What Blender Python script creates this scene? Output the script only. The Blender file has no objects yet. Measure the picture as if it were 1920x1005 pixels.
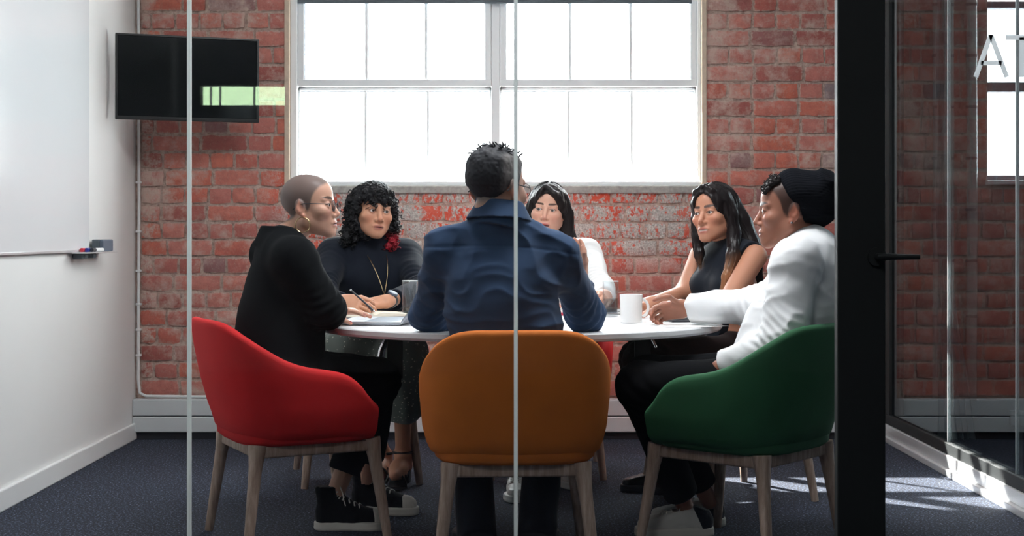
import bpy, bmesh, math, random
import numpy as np
from mathutils import Vector

random.seed(7)
RNG = np.random.RandomState(11)
SC = bpy.context.scene
COL = SC.collection
PI = math.pi

# ------------------------------------------------------------------ camera, world, sun, lamps, exposure
# x to the right, y into the room, z up; the camera stands in the corridor at y = 0
CAM_H = 1.04
cam_d = bpy.data.cameras.new('camera'); cam = bpy.data.objects.new('camera', cam_d); COL.objects.link(cam)
cam.location = (0, 0, CAM_H); cam.rotation_euler = (PI / 2, 0, 0)
cam_d.sensor_fit = 'HORIZONTAL'; cam_d.sensor_width = 36.0
cam_d.lens = 36.0 * 2600 / 1920
cam_d.shift_y = -62.5 / 1920
cam_d.clip_start = 0.05; cam_d.clip_end = 200
SC.camera = cam

SC.view_settings.view_transform = 'Standard'
SC.view_settings.look = 'None'
SC.view_settings.gamma = 1.0
SC.view_settings.use_curve_mapping = False
SC.view_settings.exposure = 0.95

world = bpy.data.worlds.new('overcast_bright_sky'); SC.world = world
world.use_nodes = True
_bg = world.node_tree.nodes['Background']
_bg.inputs[0].default_value = (0.93, 0.98, 1.0, 1)
_bg.inputs[1].default_value = 10.0

def light(name, kind, loc, energy, size=(1, 1), color=(1, 1, 1), direction=(0, 0, -1)):
    d = bpy.data.lights.new(name, kind); o = bpy.data.objects.new(name, d); COL.objects.link(o)
    o.location = loc; d.energy = energy; d.color = color
    o.rotation_euler = Vector(direction).to_track_quat('-Z', 'Y').to_euler()
    if kind == 'AREA':
        d.shape = 'RECTANGLE'; d.size, d.size_y = size
    return o

sun = light('sun', 'SUN', (-4, 12, 8), 24.0, color=(1, .96, .9), direction=(1.0, -1.02, -1.16))
sun.data.angle = math.radians(0.8)
for nm, loc, sz in (('window_daylight_portal', (-.06, 7.42, 1.8), (2.2, 1.3)), ('next_room_daylight_portal', (3.5, 7.42, 1.8), (2.3, 1.3))):
    p = light(nm, 'AREA', loc, 1.0, sz, direction=(0, -1, 0)); p.data.cycles.is_portal = True

# ------------------------------------------------------------------ small helpers
def srgb(r, g, b):
    f = lambda c: (c / 255 / 12.92) if c / 255 <= .04045 else ((c / 255 + .055) / 1.055) ** 2.4
    return (f(r), f(g), f(b))

def at(px, py, d):
    """point at depth d that the survey of the room puts on this sight line (used to measure positions)"""
    return np.array([(px - 960) * d / 2600, d, CAM_H - (py - 440) * d / 2600])

def V(*a): return np.array(a, float)
def nrm(v): v = np.asarray(v, float); return v / np.linalg.norm(v)

def mesh_obj(name, verts, faces, mat=None, parent=None, loc=None, smooth=True, cols=None):
    """one mesh object; verts in world space, moved into the parent's (unrotated) frame"""
    verts = np.asarray(verts, np.float64).reshape(-1, 3)
    off = np.zeros(3)
    if parent is not None: off = np.array(parent.location) + (np.array(parent.parent.location) if parent.parent else 0)
    elif loc is not None: off = np.asarray(loc, float)
    me = bpy.data.meshes.new(name)
    v = verts - off
    if isinstance(faces, np.ndarray) and faces.ndim == 2:
        n, k = faces.shape
        me.vertices.add(len(v)); me.vertices.foreach_set('co', v.astype(np.float32).ravel())
        me.loops.add(n * k); me.loops.foreach_set('vertex_index', faces.astype(np.int32).ravel())
        me.polygons.add(n)
        me.polygons.foreach_set('loop_start', np.arange(0, n * k, k, dtype=np.int32))
        me.update(calc_edges=True); me.validate()
    else:
        me.from_pydata(v.tolist(), [], [list(map(int, f)) for f in faces]); me.update()
    if smooth: me.polygons.foreach_set('use_smooth', np.ones(len(me.polygons), bool))
    if cols is not None:
        at_ = me.color_attributes.new('Col', 'FLOAT_COLOR', 'POINT')
        c4 = np.ones((len(v), 4), np.float32); c4[:, :3] = cols
        at_.data.foreach_set('color', c4.ravel())
    if mat is not None: me.materials.append(mat)
    o = bpy.data.objects.new(name, me); COL.objects.link(o)
    if parent is not None: o.parent = parent
    elif loc is not None: o.location = loc
    return o

def tag(o, label=None, cat=None, group=None, kind=None):
    if label: o['label'] = label
    if cat: o['category'] = cat
    if group: o['group'] = group
    if kind: o['kind'] = kind
    return o

def thing(name, loc, label, cat, group=None):
    o = bpy.data.objects.new(name, None); COL.objects.link(o); o.location = loc
    o.empty_display_size = .1
    return tag(o, label, cat, group)

class MB:
    """collects verts and faces of one part"""
    def __init__(s): s.v = []; s.f = []; s.n = 0
    def add(s, v, f):
        v = np.asarray(v, float).reshape(-1, 3)
        s.v.append(v); s.f += [[i + s.n for i in q] for q in f]; s.n += len(v); return s
    def box(s, lo, hi, bev=0.0, R=None, c=None):
        lo, hi = np.minimum(lo, hi).astype(float), np.maximum(lo, hi).astype(float)
        bm = bmesh.new(); bmesh.ops.create_cube(bm, size=1)
        for v in bm.verts: v.co = Vector((lo + (hi - lo) * (np.array(v.co) + .5)).tolist())
        if bev > 0: bmesh.ops.bevel(bm, geom=bm.edges[:], offset=bev, segments=2, profile=.5, affect='EDGES')
        bm.verts.index_update()
        vs = np.array([v.co[:] for v in bm.verts]); fs = [[v.index for v in f.verts] for f in bm.faces]; bm.free()
        if R is not None: vs = vs @ np.asarray(R).T
        if c is not None: vs = vs + np.asarray(c)
        return s.add(vs, fs)
    def tube(s, pts, r, n=10, caps=True, closed=False):
        pts = np.asarray(pts, float); m = len(pts); r = np.broadcast_to(np.asarray(r, float), (m,))
        T = np.gradient(pts, axis=0) if not closed else np.roll(pts, -1, 0) - np.roll(pts, 1, 0)
        T /= np.linalg.norm(T, axis=1)[:, None] + 1e-12
        u = np.cross(T[0], [0, 0, 1.0]);
        if np.linalg.norm(u) < 1e-3: u = np.cross(T[0], [1.0, 0, 0])
        u = nrm(u); out = []; a = np.linspace(0, 2 * PI, n, endpoint=False)
        for i in range(m):
            u = nrm(u - T[i] * np.dot(u, T[i])); w = np.cross(T[i], u)
            out.append(pts[i] + r[i] * (np.cos(a)[:, None] * u + np.sin(a)[:, None] * w))
        f = []
        for i in range(m if closed else m - 1):
            for j in range(n):
                k = (j + 1) % n; ii = (i + 1) % m
                f.append([i * n + j, i * n + k, ii * n + k, ii * n + j])
        if caps and not closed: f += [list(range(n))[::-1], [(m - 1) * n + j for j in range(n)]]
        return s.add(np.concatenate(out), f)
    def lathe(s, prof, c=(0, 0, 0), n=32, R=None):
        a = np.linspace(0, 2 * PI, n, endpoint=False); m = len(prof)
        vs = np.array([[r * math.cos(t), r * math.sin(t), z] for r, z in prof for t in a])
        f = [[i * n + j, i * n + (j + 1) % n, (i + 1) * n + (j + 1) % n, (i + 1) * n + j] for i in range(m - 1) for j in range(n)]
        if prof[0][0] > 1e-6: f.append(list(range(n))[::-1])
        if prof[-1][0] > 1e-6: f.append([(m - 1) * n + j for j in range(n)])
        if R is not None: vs = vs @ np.asarray(R).T
        return s.add(vs + np.asarray(c, float), f)
    def build(s, name, mat, parent=None, loc=None, smooth=True, angle=None):
        o = mesh_obj(name, np.concatenate(s.v), s.f, mat, parent, loc, smooth)
        if smooth:
            try: o.data.set_sharp_from_angle(angle=math.radians(angle or 40))
            except Exception: pass
        return o

# ------------------------------------------------------------------ materials
class NT:
    def __init__(s, name):
        s.m = bpy.data.materials.new(name); s.m.use_nodes = True; s.t = s.m.node_tree
        s.b = s.t.nodes['Principled BSDF']; s.out = s.t.nodes['Material Output']
    def n(s, t, **kw):
        x = s.t.nodes.new(t)
        for k, v in kw.items():
            if k.startswith('i_'):
                key = k[2:]; key = int(key) if key.isdigit() else key.replace('_', ' ')
                x.inputs[key].default_value = v
            else: setattr(x, k, v)
        return x
    def l(s, a, b): s.t.links.new(a, b)
    def noise(s, co, scale, detail=4, rough=.55):
        x = s.n('ShaderNodeTexNoise', i_Scale=scale, i_Detail=detail, i_Roughness=rough); s.l(co, x.inputs['Vector']); return x.outputs['Fac']
    def ramp(s, fac, stops):
        x = s.n('ShaderNodeValToRGB'); e = x.color_ramp.elements
        while len(e) < len(stops): e.new(.5)
        for el, (p, c) in zip(e, stops): el.position = p; el.color = (*c, 1) if len(c) == 3 else c
        s.l(fac, x.inputs[0]); return x.outputs[0]
    def mix(s, fac, a, b, mode='MIX'):
        x = s.n('ShaderNodeMix', data_type='RGBA', blend_type=mode)
        for v, i in ((fac, 0), (a, 6), (b, 7)):
            if hasattr(v, 'node'): s.l(v, x.inputs[i])
            elif i == 0: x.inputs[0].default_value = v
            else: x.inputs[i].default_value = (*v, 1)
        return x.outputs[2]
    def math(s, op, a, b=0.0, clamp=False):
        x = s.n('ShaderNodeMath', operation=op, use_clamp=clamp)
        for v, i in ((a, 0), (b, 1)):
            if hasattr(v, 'node'): s.l(v, x.inputs[i])
            else: x.inputs[i].default_value = v
        return x.outputs[0]
    def bump(s, h, strength=.3, dist=.002):
        x = s.n('ShaderNodeBump', i_Strength=strength, i_Distance=dist); s.l(h, x.inputs['Height']); s.l(x.outputs[0], s.b.inputs['Normal'])
    def obj(s): return s.n('ShaderNodeTexCoord').outputs['Object']
    def pos(s): return s.n('ShaderNodeNewGeometry').outputs['Position']
    def set(s, **kw):
        for k, v in kw.items(): s.b.inputs[k.replace('_', ' ')].default_value = v

def pm(name, rgb, rough=.6, var=.12, scale=25, bump=0.0, bscale=300, metal=0.0, attr=False, sheen=0.0, coat=0.0, spec=None, sss=0.0, stretch=None):
    m = NT(name); co = m.obj()
    if stretch:
        mp = m.n('ShaderNodeMapping'); mp.inputs['Scale'].default_value = stretch; m.l(co, mp.inputs[0]); co = mp.outputs[0]
    f = m.noise(co, scale)
    if attr:
        a = m.n('ShaderNodeVertexColor', layer_name='Col').outputs[0]
        c = m.mix(m.math('MULTIPLY', f, var), a, (rgb[0] * .5, rgb[1] * .5, rgb[2] * .5))
    else:
        c = m.mix(f, tuple(x * (1 - var) for x in rgb), tuple(min(1, x * (1 + var)) for x in rgb))
    m.l(c, m.b.inputs['Base Color'])
    m.set(Roughness=rough, Metallic=metal)
    if sheen: m.set(Sheen_Weight=sheen); m.b.inputs['Sheen Roughness'].default_value = .5
    if coat: m.set(Coat_Weight=coat)
    if spec is not None: m.b.inputs['Specular IOR Level'].default_value = spec
    if sss:
        m.set(Subsurface_Weight=sss, Subsurface_Scale=.006); m.b.inputs['Subsurface Radius'].default_value = (1, .35, .2)
    if bump: m.bump(m.noise(co, bscale, 3), bump, .001)
    return m.m

def glass_mat(name, tint=(1, 1, 1), refl=1.0, ior=1.45):
    m = NT(name); t = m.t
    tr = m.n('ShaderNodeBsdfTransparent'); tr.inputs[0].default_value = (*tint, 1)
    gl = m.n('ShaderNodeBsdfGlossy'); gl.inputs['Roughness'].default_value = .01
    lw = m.n('ShaderNodeLayerWeight', i_Blend=.5); mx = m.n('ShaderNodeMixShader'); f0 = ((ior - 1) / (ior + 1)) ** 2
    sch = m.math('ADD', m.math('MULTIPLY', m.math('POWER', lw.outputs['Facing'], 5.0), 1 - f0), f0)
    m.l(m.math('MULTIPLY', sch, refl, True), mx.inputs[0]); m.l(tr.outputs[0], mx.inputs[1]); m.l(gl.outputs[0], mx.inputs[2]); m.l(mx.outputs[0], m.out.inputs[0])
    t.nodes.remove(m.b); return m.m

def emit_mat(name, rgb, s):
    m = NT(name); m.set(Emission_Strength=s); m.b.inputs['Emission Color'].default_value = (*rgb, 1); m.b.inputs['Base Color'].default_value = (*rgb, 1); return m.m

M = {}
M['white_wall'] = pm('white_wall_paint', (.78, .78, .77), .7, .02, 6, .05, 90)
M['white_trim'] = pm('white_gloss_trim', (.80, .81, .81), .4, .03, 8)
M['corridor'] = pm('dark_corridor_paint', (.07, .075, .08), .8, .1, 5)
M['ceiling'] = pm('ceiling_paint', (.75, .75, .74), .8, .03, 5)
M['trunk'] = pm('grey_white_trunking', (.62, .65, .67), .4, .04, 6)
M['black_metal'] = pm('black_powder_coat', (.006, .008, .009), .6, .2, 60)
M['win_frame'] = pm('white_window_paint', (.84, .86, .87), .4, .03, 9)
M['alu'] = pm('white_aluminium', (.72, .73, .74), .28, .05, 20, metal=.5)
M['glass'] = glass_mat('clear_glass')
M['pane'] = glass_mat('window_pane_glass', (.98, 1, 1))
M['side_glass'] = glass_mat('side_wall_glass', (.62, .66, .68), 1.0)
def frosted(name, rgb, mixf):
    m = NT(name); f = m.noise(m.obj(), 20); c = m.mix(f, tuple(x * .97 for x in rgb), rgb); m.l(c, m.b.inputs['Base Color']); m.set(Roughness=.5)
    t = m.n('ShaderNodeBsdfTranslucent'); m.l(c, t.inputs[0]); x = m.n('ShaderNodeMixShader'); x.inputs[0].default_value = mixf
    m.l(m.b.outputs[0], x.inputs[1]); m.l(t.outputs[0], x.inputs[2]); m.l(x.outputs[0], m.out.inputs[0]); return m.m
M['joint'] = frosted('clear_silicone_joint', (.90, .93, .92), .6)
M['vinyl'] = frosted('white_vinyl_letter', (.93, .95, .96), .6)
M['whiteboard'] = pm('glossy_whiteboard', (.78, .81, .83), .12, .02, 3, coat=.3)
M['tv_black'] = pm('black_plastic', (.01, .011, .012), .3, .1, 50)
M['screen'] = pm('dark_screen', (.006, .007, .008), .06, .05, 10)
M['chrome'] = pm('chrome', (.75, .76, .78), .12, .03, 10, metal=1.0)
M['gold'] = pm('gold_metal', (.72, .52, .28), .25, .08, 30, metal=1.0)
M['table'] = pm('white_laminate', (.82, .83, .85), .3, .015, 5)
M['ceramic'] = pm('white_ceramic', (.82, .82, .81), .2, .015, 8, coat=.4)
M['paper'] = pm('paper', (.86, .86, .85), .8, .02, 10)
M['cream'] = pm('cream_paper', (.80, .73, .60), .8, .05, 60)
M['dark_cover'] = pm('dark_cover', (.02, .022, .03), .5, .1, 40)
M['silver'] = pm('laptop_silver', (.52, .55, .60), .35, .03, 20, metal=.7)
M['keys'] = pm('laptop_keys', (.10, .13, .18), .5, .1, 60)
M['red_plastic'] = pm('red_plastic', (.60, .03, .06), .35, .05, 30)
M['blue_plastic'] = pm('blue_plastic', (.02, .05, .35), .35, .05, 30)
M['grey_felt'] = pm('grey_felt', (.12, .14, .16), .8, .1, 80, .3)
M['water'] = glass_mat('water', (.80, .86, .89), 1.6, 1.33)
M['tumbler'] = glass_mat('drinking_glass', (.95, .97, .98), 1.3)

def wood_mat():
    m = NT('grey_oak'); co = m.obj(); mp = m.n('ShaderNodeMapping'); mp.inputs['Scale'].default_value = (26, 26, 3); m.l(co, mp.inputs[0])
    f = m.noise(mp.outputs[0], 2.6, 8, .65)
    m.l(m.ramp(f, [(.3, srgb(128, 104, 90)), (.55, srgb(168, 146, 131)), (.75, srgb(196, 176, 162))]), m.b.inputs['Base Color'])
    m.set(Roughness=.55); m.bump(f, .2, .001); return m.m
M['wood'] = wood_mat()

def fabric_mat(name, rgb):
    m = NT(name); co = m.obj()
    f = m.noise(co, 9, 5); g = m.noise(co, 420, 2)
    c = m.mix(f, tuple(x * .8 for x in rgb), tuple(min(1, x * 1.15) for x in rgb))
    m.l(m.mix(m.math('MULTIPLY', g, .35), c, tuple(x * .55 for x in rgb)), m.b.inputs['Base Color'])
    m.set(Roughness=.88, Sheen_Weight=.35); m.b.inputs['Sheen Tint'].default_value = (*[min(1, x * 1.6) for x in rgb], 1)
    m.bump(g, .35, .0008); return m.m
M['orange'] = fabric_mat('orange_wool', srgb(206, 112, 34))
M['red'] = fabric_mat('red_wool', srgb(206, 28, 32))
M['green'] = fabric_mat('green_wool', srgb(36, 92, 58))

def carpet_mat():
    m = NT('navy_flecked_carpet'); co = m.pos()
    a = m.noise(co, 115, 3, .8); b = m.noise(co, 5, 4)
    c = m.ramp(a, [(.43, srgb(6, 10, 19)), (.52, srgb(20, 28, 46)), (.60, srgb(66, 78, 104)), (.70, srgb(180, 190, 214))])
    m.l(m.mix(m.math('MULTIPLY', b, .3), c, srgb(26, 32, 46)), m.b.inputs['Base Color'])
    m.set(Roughness=.95); m.bump(a, .8, .004); return m.m
M['carpet'] = carpet_mat()

def brick_mat():
    m = NT('old_red_brick'); co = m.pos(); oi = m.n('ShaderNodeObjectInfo').outputs['Random']
    at_ = m.n('ShaderNodeAttribute', attribute_name='tone').outputs['Fac']
    rnd = m.math('FRACT', m.math('ADD', oi, at_))
    c = m.ramp(rnd, [(0, srgb(172, 98, 90)), (.25, srgb(194, 118, 108)), (.5, srgb(208, 134, 122)), (.72, srgb(212, 118, 96)), (.9, srgb(186, 104, 94)), (.925, srgb(136, 126, 130)), (.955, srgb(168, 106, 100)), (1, srgb(176, 102, 94))])
    n1 = m.noise(co, 28, 6, .65); n2 = m.noise(co, 110, 4, .7); n3 = m.noise(co, 3.2, 5, .6); n4 = m.noise(co, 15, 8, .72)
    c = m.mix(m.ramp(n1, [(.35, (0, 0, 0)), (.75, (.55, .55, .55))]), c, srgb(140, 74, 68))
    c = m.mix(m.ramp(n2, [(.55, (0, 0, 0)), (.8, (.6, .6, .6))]), c, srgb(205, 175, 160))
    sx = m.n('ShaderNodeSeparateXYZ'); m.l(co, sx.inputs[0])
    # mortar dragged over the arrises, worn in and out along each brick's edge
    ge = m.n('ShaderNodeSeparateXYZ'); m.l(m.n('ShaderNodeTexCoord').outputs['Generated'], ge.inputs[0])
    ed = lambda o, k: m.math('MULTIPLY', m.math('SUBTRACT', .5, m.math('ABSOLUTE', m.math('SUBTRACT', o, .5))), k)
    edge = m.math('MINIMUM', ed(ge.outputs[0], .18), ed(ge.outputs[2], .075))
    edge = m.math('ADD', edge, m.math('MULTIPLY', m.math('SUBTRACT', m.noise(co, 38, 6, .7), .5), .042))
    c = m.mix(m.ramp(m.math('MULTIPLY', edge, 40.0), [(.02, (.85, .85, .85)), (.22, (0, 0, 0))]), c, m.ramp(n2, [(.3, srgb(170, 140, 128)), (.7, srgb(216, 194, 182))]))
    # smears of mortar left on the faces
    c = m.mix(m.ramp(m.math('ADD', m.math('MULTIPLY', n3, .55), m.math('MULTIPLY', n4, .55)), [(.53, (0, 0, 0)), (.66, (.8, .8, .8))]), c, srgb(208, 184, 172))
    # band of old render that was hacked off below the window sill, brighter brick showing through
    def sm(v, a, b):
        x = m.n('ShaderNodeMapRange', interpolation_type='SMOOTHSTEP'); m.l(v, x.inputs[0]); x.inputs[1].default_value = a; x.inputs[2].default_value = b; return x.outputs[0]
    band = m.math('MULTIPLY', m.math('MULTIPLY', sm(sx.outputs[2], .78, 1.0), sm(sx.outputs[0], -1.32, -1.05)), sm(sx.outputs[0], 1.12, .92))
    band = m.math('MULTIPLY', band, sm(sx.outputs[2], 1.45, 1.30))
    c = m.mix(m.math('MULTIPLY', band, .75), c, srgb(222, 78, 48))
    mp = m.n('ShaderNodeMapping'); mp.inputs['Scale'].default_value = (1.15, 1, .7); m.l(co, mp.inputs[0])
    n5 = m.noise(mp.outputs[0], 46, 7, .78); n6 = m.noise(co, 6, 3)
    patch = m.ramp(m.math('ADD', n5, m.math('MULTIPLY', m.math('SUBTRACT', n6, .5), .55)), [(.44, (0, 0, 0)), (.50, (1, 1, 1))])
    grey = m.ramp(n2, [(.3, srgb(134, 128, 126)), (.5, srgb(190, 184, 178)), (.7, srgb(226, 222, 216))])
    c = m.mix(m.math('MULTIPLY', patch, band), c, grey)
    m.l(c, m.b.inputs['Base Color']); m.set(Roughness=.92)
    m.bump(m.math('ADD', m.math('MULTIPLY', n1, .6), m.math('MULTIPLY', n5, .8)), .9, .006); return m.m
M['brick'] = brick_mat()

def mortar_mat():
    m = NT('lime_mortar'); co = m.pos(); a = m.noise(co, 45, 6, .7); b = m.noise(co, 4, 3)
    c = m.ramp(a, [(.3, srgb(140, 114, 104)), (.5, srgb(196, 172, 160)), (.7, srgb(222, 204, 192))])
    m.l(m.mix(m.math('MULTIPLY', b, .35), c, srgb(172, 138, 126)), m.b.inputs['Base Color'])
    m.set(Roughness=.95); m.bump(a, 1.0, .008); return m.m
M['mortar'] = mortar_mat()
# ------------------------------------------------------------------ signed-distance modelling kit (bodies, clothes, hair)
_TAB = RNG.rand(32, 32, 32).astype(np.float32)
def vnoise(P):
    P = np.asarray(P, np.float32); i = np.floor(P).astype(np.int32); f = P - i; f = f * f * (3 - 2 * f)
    x, y, z = i[:, 0] & 31, i[:, 1] & 31, i[:, 2] & 31; X, Y, Z = (x + 1) & 31, (y + 1) & 31, (z + 1) & 31
    u, v, w = f[:, 0], f[:, 1], f[:, 2]
    a = _TAB[x, y, z] * (1 - u) + _TAB[X, y, z] * u; b = _TAB[x, Y, z] * (1 - u) + _TAB[X, Y, z] * u
    c = _TAB[x, y, Z] * (1 - u) + _TAB[X, y, Z] * u; d = _TAB[x, Y, Z] * (1 - u) + _TAB[X, Y, Z] * u
    return (a * (1 - v) + b * v) * (1 - w) + (c * (1 - v) + d * v) * w
def smin(a, b, k):
    h = np.maximum(k - np.abs(a - b), 0) / k
    return np.minimum(a, b) - h * h * k * .25
def smax(a, b, k): return -smin(-a, -b, k)
def ell(P, c, r, R=None):
    q = P - np.asarray(c, np.float32)
    if R is not None: q = q @ np.asarray(R, np.float32)
    r = np.asarray(r, np.float32); k0 = np.sqrt(((q / r) ** 2).sum(1)) + 1e-9; k1 = np.sqrt(((q / (r * r)) ** 2).sum(1)) + 1e-9
    return k0 * (k0 - 1) / k1
def sph(P, c, r): return np.sqrt(((P - np.asarray(c, np.float32)) ** 2).sum(1)) - r
def cone(P, a, b, ra, rb, flat=None):
    """tapered capsule; flat=(direction, factor) squeezes it along a direction"""
    a = np.asarray(a, np.float32); b = np.asarray(b, np.float32); ab = b - a; L2 = float(ab @ ab) + 1e-12
    q = P - a; t = np.clip(q @ ab / L2, 0, 1); v = q - t[:, None] * ab
    if flat is not None:
        n = np.asarray(nrm(flat[0]), np.float32); c = v @ n; v = v + (c * (1 / flat[1] - 1))[:, None] * n
        return (np.sqrt((v * v).sum(1)) - (ra + (rb - ra) * t)) * (.5 + .5 * flat[1])
    return np.sqrt((v * v).sum(1)) - (ra + (rb - ra) * t)
def chain(P, pts, rs, k=.02):
    d = None
    for i in range(len(pts) - 1):
        e = cone(P, pts[i], pts[i + 1], rs[i], rs[i + 1]); d = e if d is None else smin(d, e, k)
    return d
def plane(P, c, n): return (P - np.asarray(c, np.float32)) @ np.asarray(nrm(n), np.float32)
def rbox(P, c, h, r, R=None):
    q = P - np.asarray(c, np.float32)
    if R is not None: q = q @ np.asarray(R, np.float32)
    q = np.abs(q) - (np.asarray(h, np.float32) - r)
    return np.sqrt((np.maximum(q, 0) ** 2).sum(1)) + np.minimum(q.max(1), 0) - r
def torus(P, c, n, R, r):
    n = np.asarray(nrm(n), np.float32); q = P - np.asarray(c, np.float32); z = q @ n
    p = np.sqrt(np.maximum((q * q).sum(1) - z * z, 0)); return np.sqrt((p - R) ** 2 + z * z) - r

_ED = [(0, 1), (2, 3), (4, 5), (6, 7), (0, 2), (1, 3), (4, 6), (5, 7), (0, 4), (1, 5), (2, 6), (3, 7)]
_CO = np.array([[i & 1, (i >> 1) & 1, (i >> 2) & 1] for i in range(8)])
def surf(f, lo, hi, h, slack=1.35):
    """surface nets over a box, evaluated only near the surface -> verts, quads"""
    lo = np.asarray(lo, float); hi = np.asarray(hi, float); n = np.ceil((hi - lo) / (4 * h)).astype(int); C = 4 * h
    g = np.stack(np.meshgrid(*[lo[a] + (np.arange(n[a]) + .5) * C for a in range(3)], indexing='ij'), -1).reshape(-1, 3).astype(np.float32)
    dc = f(g).reshape(n); act = np.abs(dc) < C * .87 * slack
    D = np.repeat(np.repeat(np.repeat(dc, 4, 0), 4, 1), 4, 2); D = np.pad(D, ((0, 1),) * 3, mode='edge').astype(np.float32)
    m = np.repeat(np.repeat(np.repeat(act, 4, 0), 4, 1), 4, 2); m = np.pad(m, ((0, 1),) * 3)
    m[1:] |= m[:-1].copy(); m[:, 1:] |= m[:, :-1].copy(); m[:, :, 1:] |= m[:, :, :-1].copy()
    ix = np.argwhere(m); D[m] = f((lo + ix * h).astype(np.float32))
    s = D < 0; N = np.array(D.shape) - 1
    cnt = np.zeros(N, np.int8)
    for c in _CO: cnt += s[c[0]:c[0] + N[0], c[1]:c[1] + N[1], c[2]:c[2] + N[2]]
    mix = (cnt > 0) & (cnt < 8); ci = np.argwhere(mix)
    vals = np.stack([D[ci[:, 0] + c[0], ci[:, 1] + c[1], ci[:, 2] + c[2]] for c in _CO], 1)
    acc = np.zeros((len(ci), 3)); num = np.zeros(len(ci))
    for a, b in _ED:
        va, vb = vals[:, a], vals[:, b]; ok = (va < 0) != (vb < 0); t = np.where(ok, va / np.where(va == vb, 1, va - vb), 0)
        acc += ok[:, None] * (_CO[a] + t[:, None] * (_CO[b] - _CO[a])); num += ok
    vs = lo + (ci + acc / num[:, None]) * h
    vid = np.full(N, -1, np.int64); vid[mix] = np.arange(len(ci)); Q = []
    for ax in range(3):
        b_, c_ = (ax + 1) % 3, (ax + 2) % 3
        sl = [slice(None)] * 3; sl[ax] = slice(0, -1); s0 = s[tuple(sl)]; sl[ax] = slice(1, None); s1 = s[tuple(sl)]
        e = np.argwhere(s0 != s1)
        e = e[(e[:, b_] > 0) & (e[:, c_] > 0) & (e[:, b_] < N[b_]) & (e[:, c_] < N[c_])]
        fl = s0[e[:, 0], e[:, 1], e[:, 2]]
        def at_(db, dc_):
            k = e.copy(); k[:, b_] += db; k[:, c_] += dc_; return vid[k[:, 0], k[:, 1], k[:, 2]]
        q = np.stack([at_(-1, -1), at_(0, -1), at_(0, 0), at_(-1, 0)], 1)
        q[~fl] = q[~fl][:, ::-1]; Q.append(q)
    q = np.concatenate(Q); q = q[(q >= 0).all(1)]
    return vs, q
def join_surfs(lst):
    vs, qs, n = [], [], 0
    for v, q in lst: vs.append(v); qs.append(q + n); n += len(v)
    return np.concatenate(vs), np.concatenate(qs)
def bounds(pts, pad): p = np.asarray(pts, float); return p.min(0) - pad, p.max(0) + pad
def solid(name, f, pts, pad, h, mat, parent, colf=None, slack=1.35):
    lo, hi = bounds(pts, pad); v, q = surf(f, lo, hi, h, slack)
    return mesh_obj(name, v, q, mat, parent, cols=None if colf is None else colf(v))
# ------------------------------------------------------------------ the room shell
YB = 7.08            # face of the back wall
XL, XR = -1.925, 1.91
YG = 3.30            # glazed front of the room
ZC = 2.80
def slab(name, boxes, mat, bev=0, kind='structure', parent=None, label=None):
    m = MB()
    for lo, hi in boxes: m.box(lo, hi, bev)
    o = m.build(name, mat, parent, smooth=False)
    if kind: o['kind'] = kind
    if label: o['label'] = label
    return o
floor = slab('floor', [((-5, -4, -.1), (5.2, 7.5, 0))], M['carpet'], label='navy flecked carpet across the meeting room')
slab('ceiling', [((-5, -4, ZC), (5.2, 7.5, ZC + .1))], M['ceiling'], label='white ceiling above the meeting room')
slab('wall_left', [((XL - .12, YG + .03, 0), (XL, 7.5, ZC))], M['white_wall'], label='plain white wall that carries the whiteboard')
slab('baseboard_left', [((XL, YG + .05, 0), (XL + .018, YB, .085))], M['white_trim'], .006, label='white baseboard along the white wall')
slab('wall_corridor_left', [((-5, -4, 0), (-4.88, 7.5, ZC))], M['corridor'])
slab('wall_corridor_right', [((5.08, -4, 0), (5.2, 7.5, ZC))], M['corridor'])
# the corridor behind the camera has a high strip window that mirrors in the glass front
RW = (-2.36, -1.72, 2.02, 2.17)
wcr = slab('wall_corridor_rear', [((-5, -4, 0), (RW[0], -3.9, ZC)), ((RW[1], -4, 0), (5.2, -3.9, ZC)),
                            ((RW[0], -4, 0), (RW[1], -3.9, RW[2])), ((RW[0], -4, RW[3]), (RW[1], -3.9, ZC))], M['corridor'])

slab('pane', [((RW[0], -3.96, RW[2]), (RW[1], -3.95, RW[3]))], glass_mat('green_tinted_pane', (.80, .93, .72)), 0, None, wcr)
for x in (RW[0] + .07, RW[0] + .14, RW[0] + .40): slab('mullion', [((x - .006, -3.97, RW[2]), (x + .006, -3.94, RW[3]))], M['trunk'], 0, None, wcr)

# ---- back wall: mortar bed with the window opening, bricks laid in front of it
WX0, WX1, WZ0 = -1.140, .972, 1.262
WZ1 = 2.50
wall_back = slab('wall_back', [((XL, YB + .012, 0), (WX0, 7.45, ZC)), ((WX1, YB + .012, 0), (XR + .03, 7.45, ZC)),
                               ((WX0, YB + .012, 0), (WX1, 7.45, WZ0)), ((WX0, YB + .012, WZ1), (WX1, 7.45, ZC))], M['mortar'],
                 label='old red brick wall with mortar smears around the white window')
NX0, NX1 = 2.43, 4.70
wall_next = slab('wall_back_next_room', [((XR + .03, YB + .012, 0), (NX0, 7.45, ZC)), ((NX1, YB + .012, 0), (5.08, 7.45, ZC)),
                                         ((NX0, YB + .012, 0), (NX1, 7.45, 1.30)), ((NX0, YB + .012, 2.5), (NX1, 7.45, ZC))], M['mortar'],
                 label='red brick wall of the next room behind the glass partition')

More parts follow.
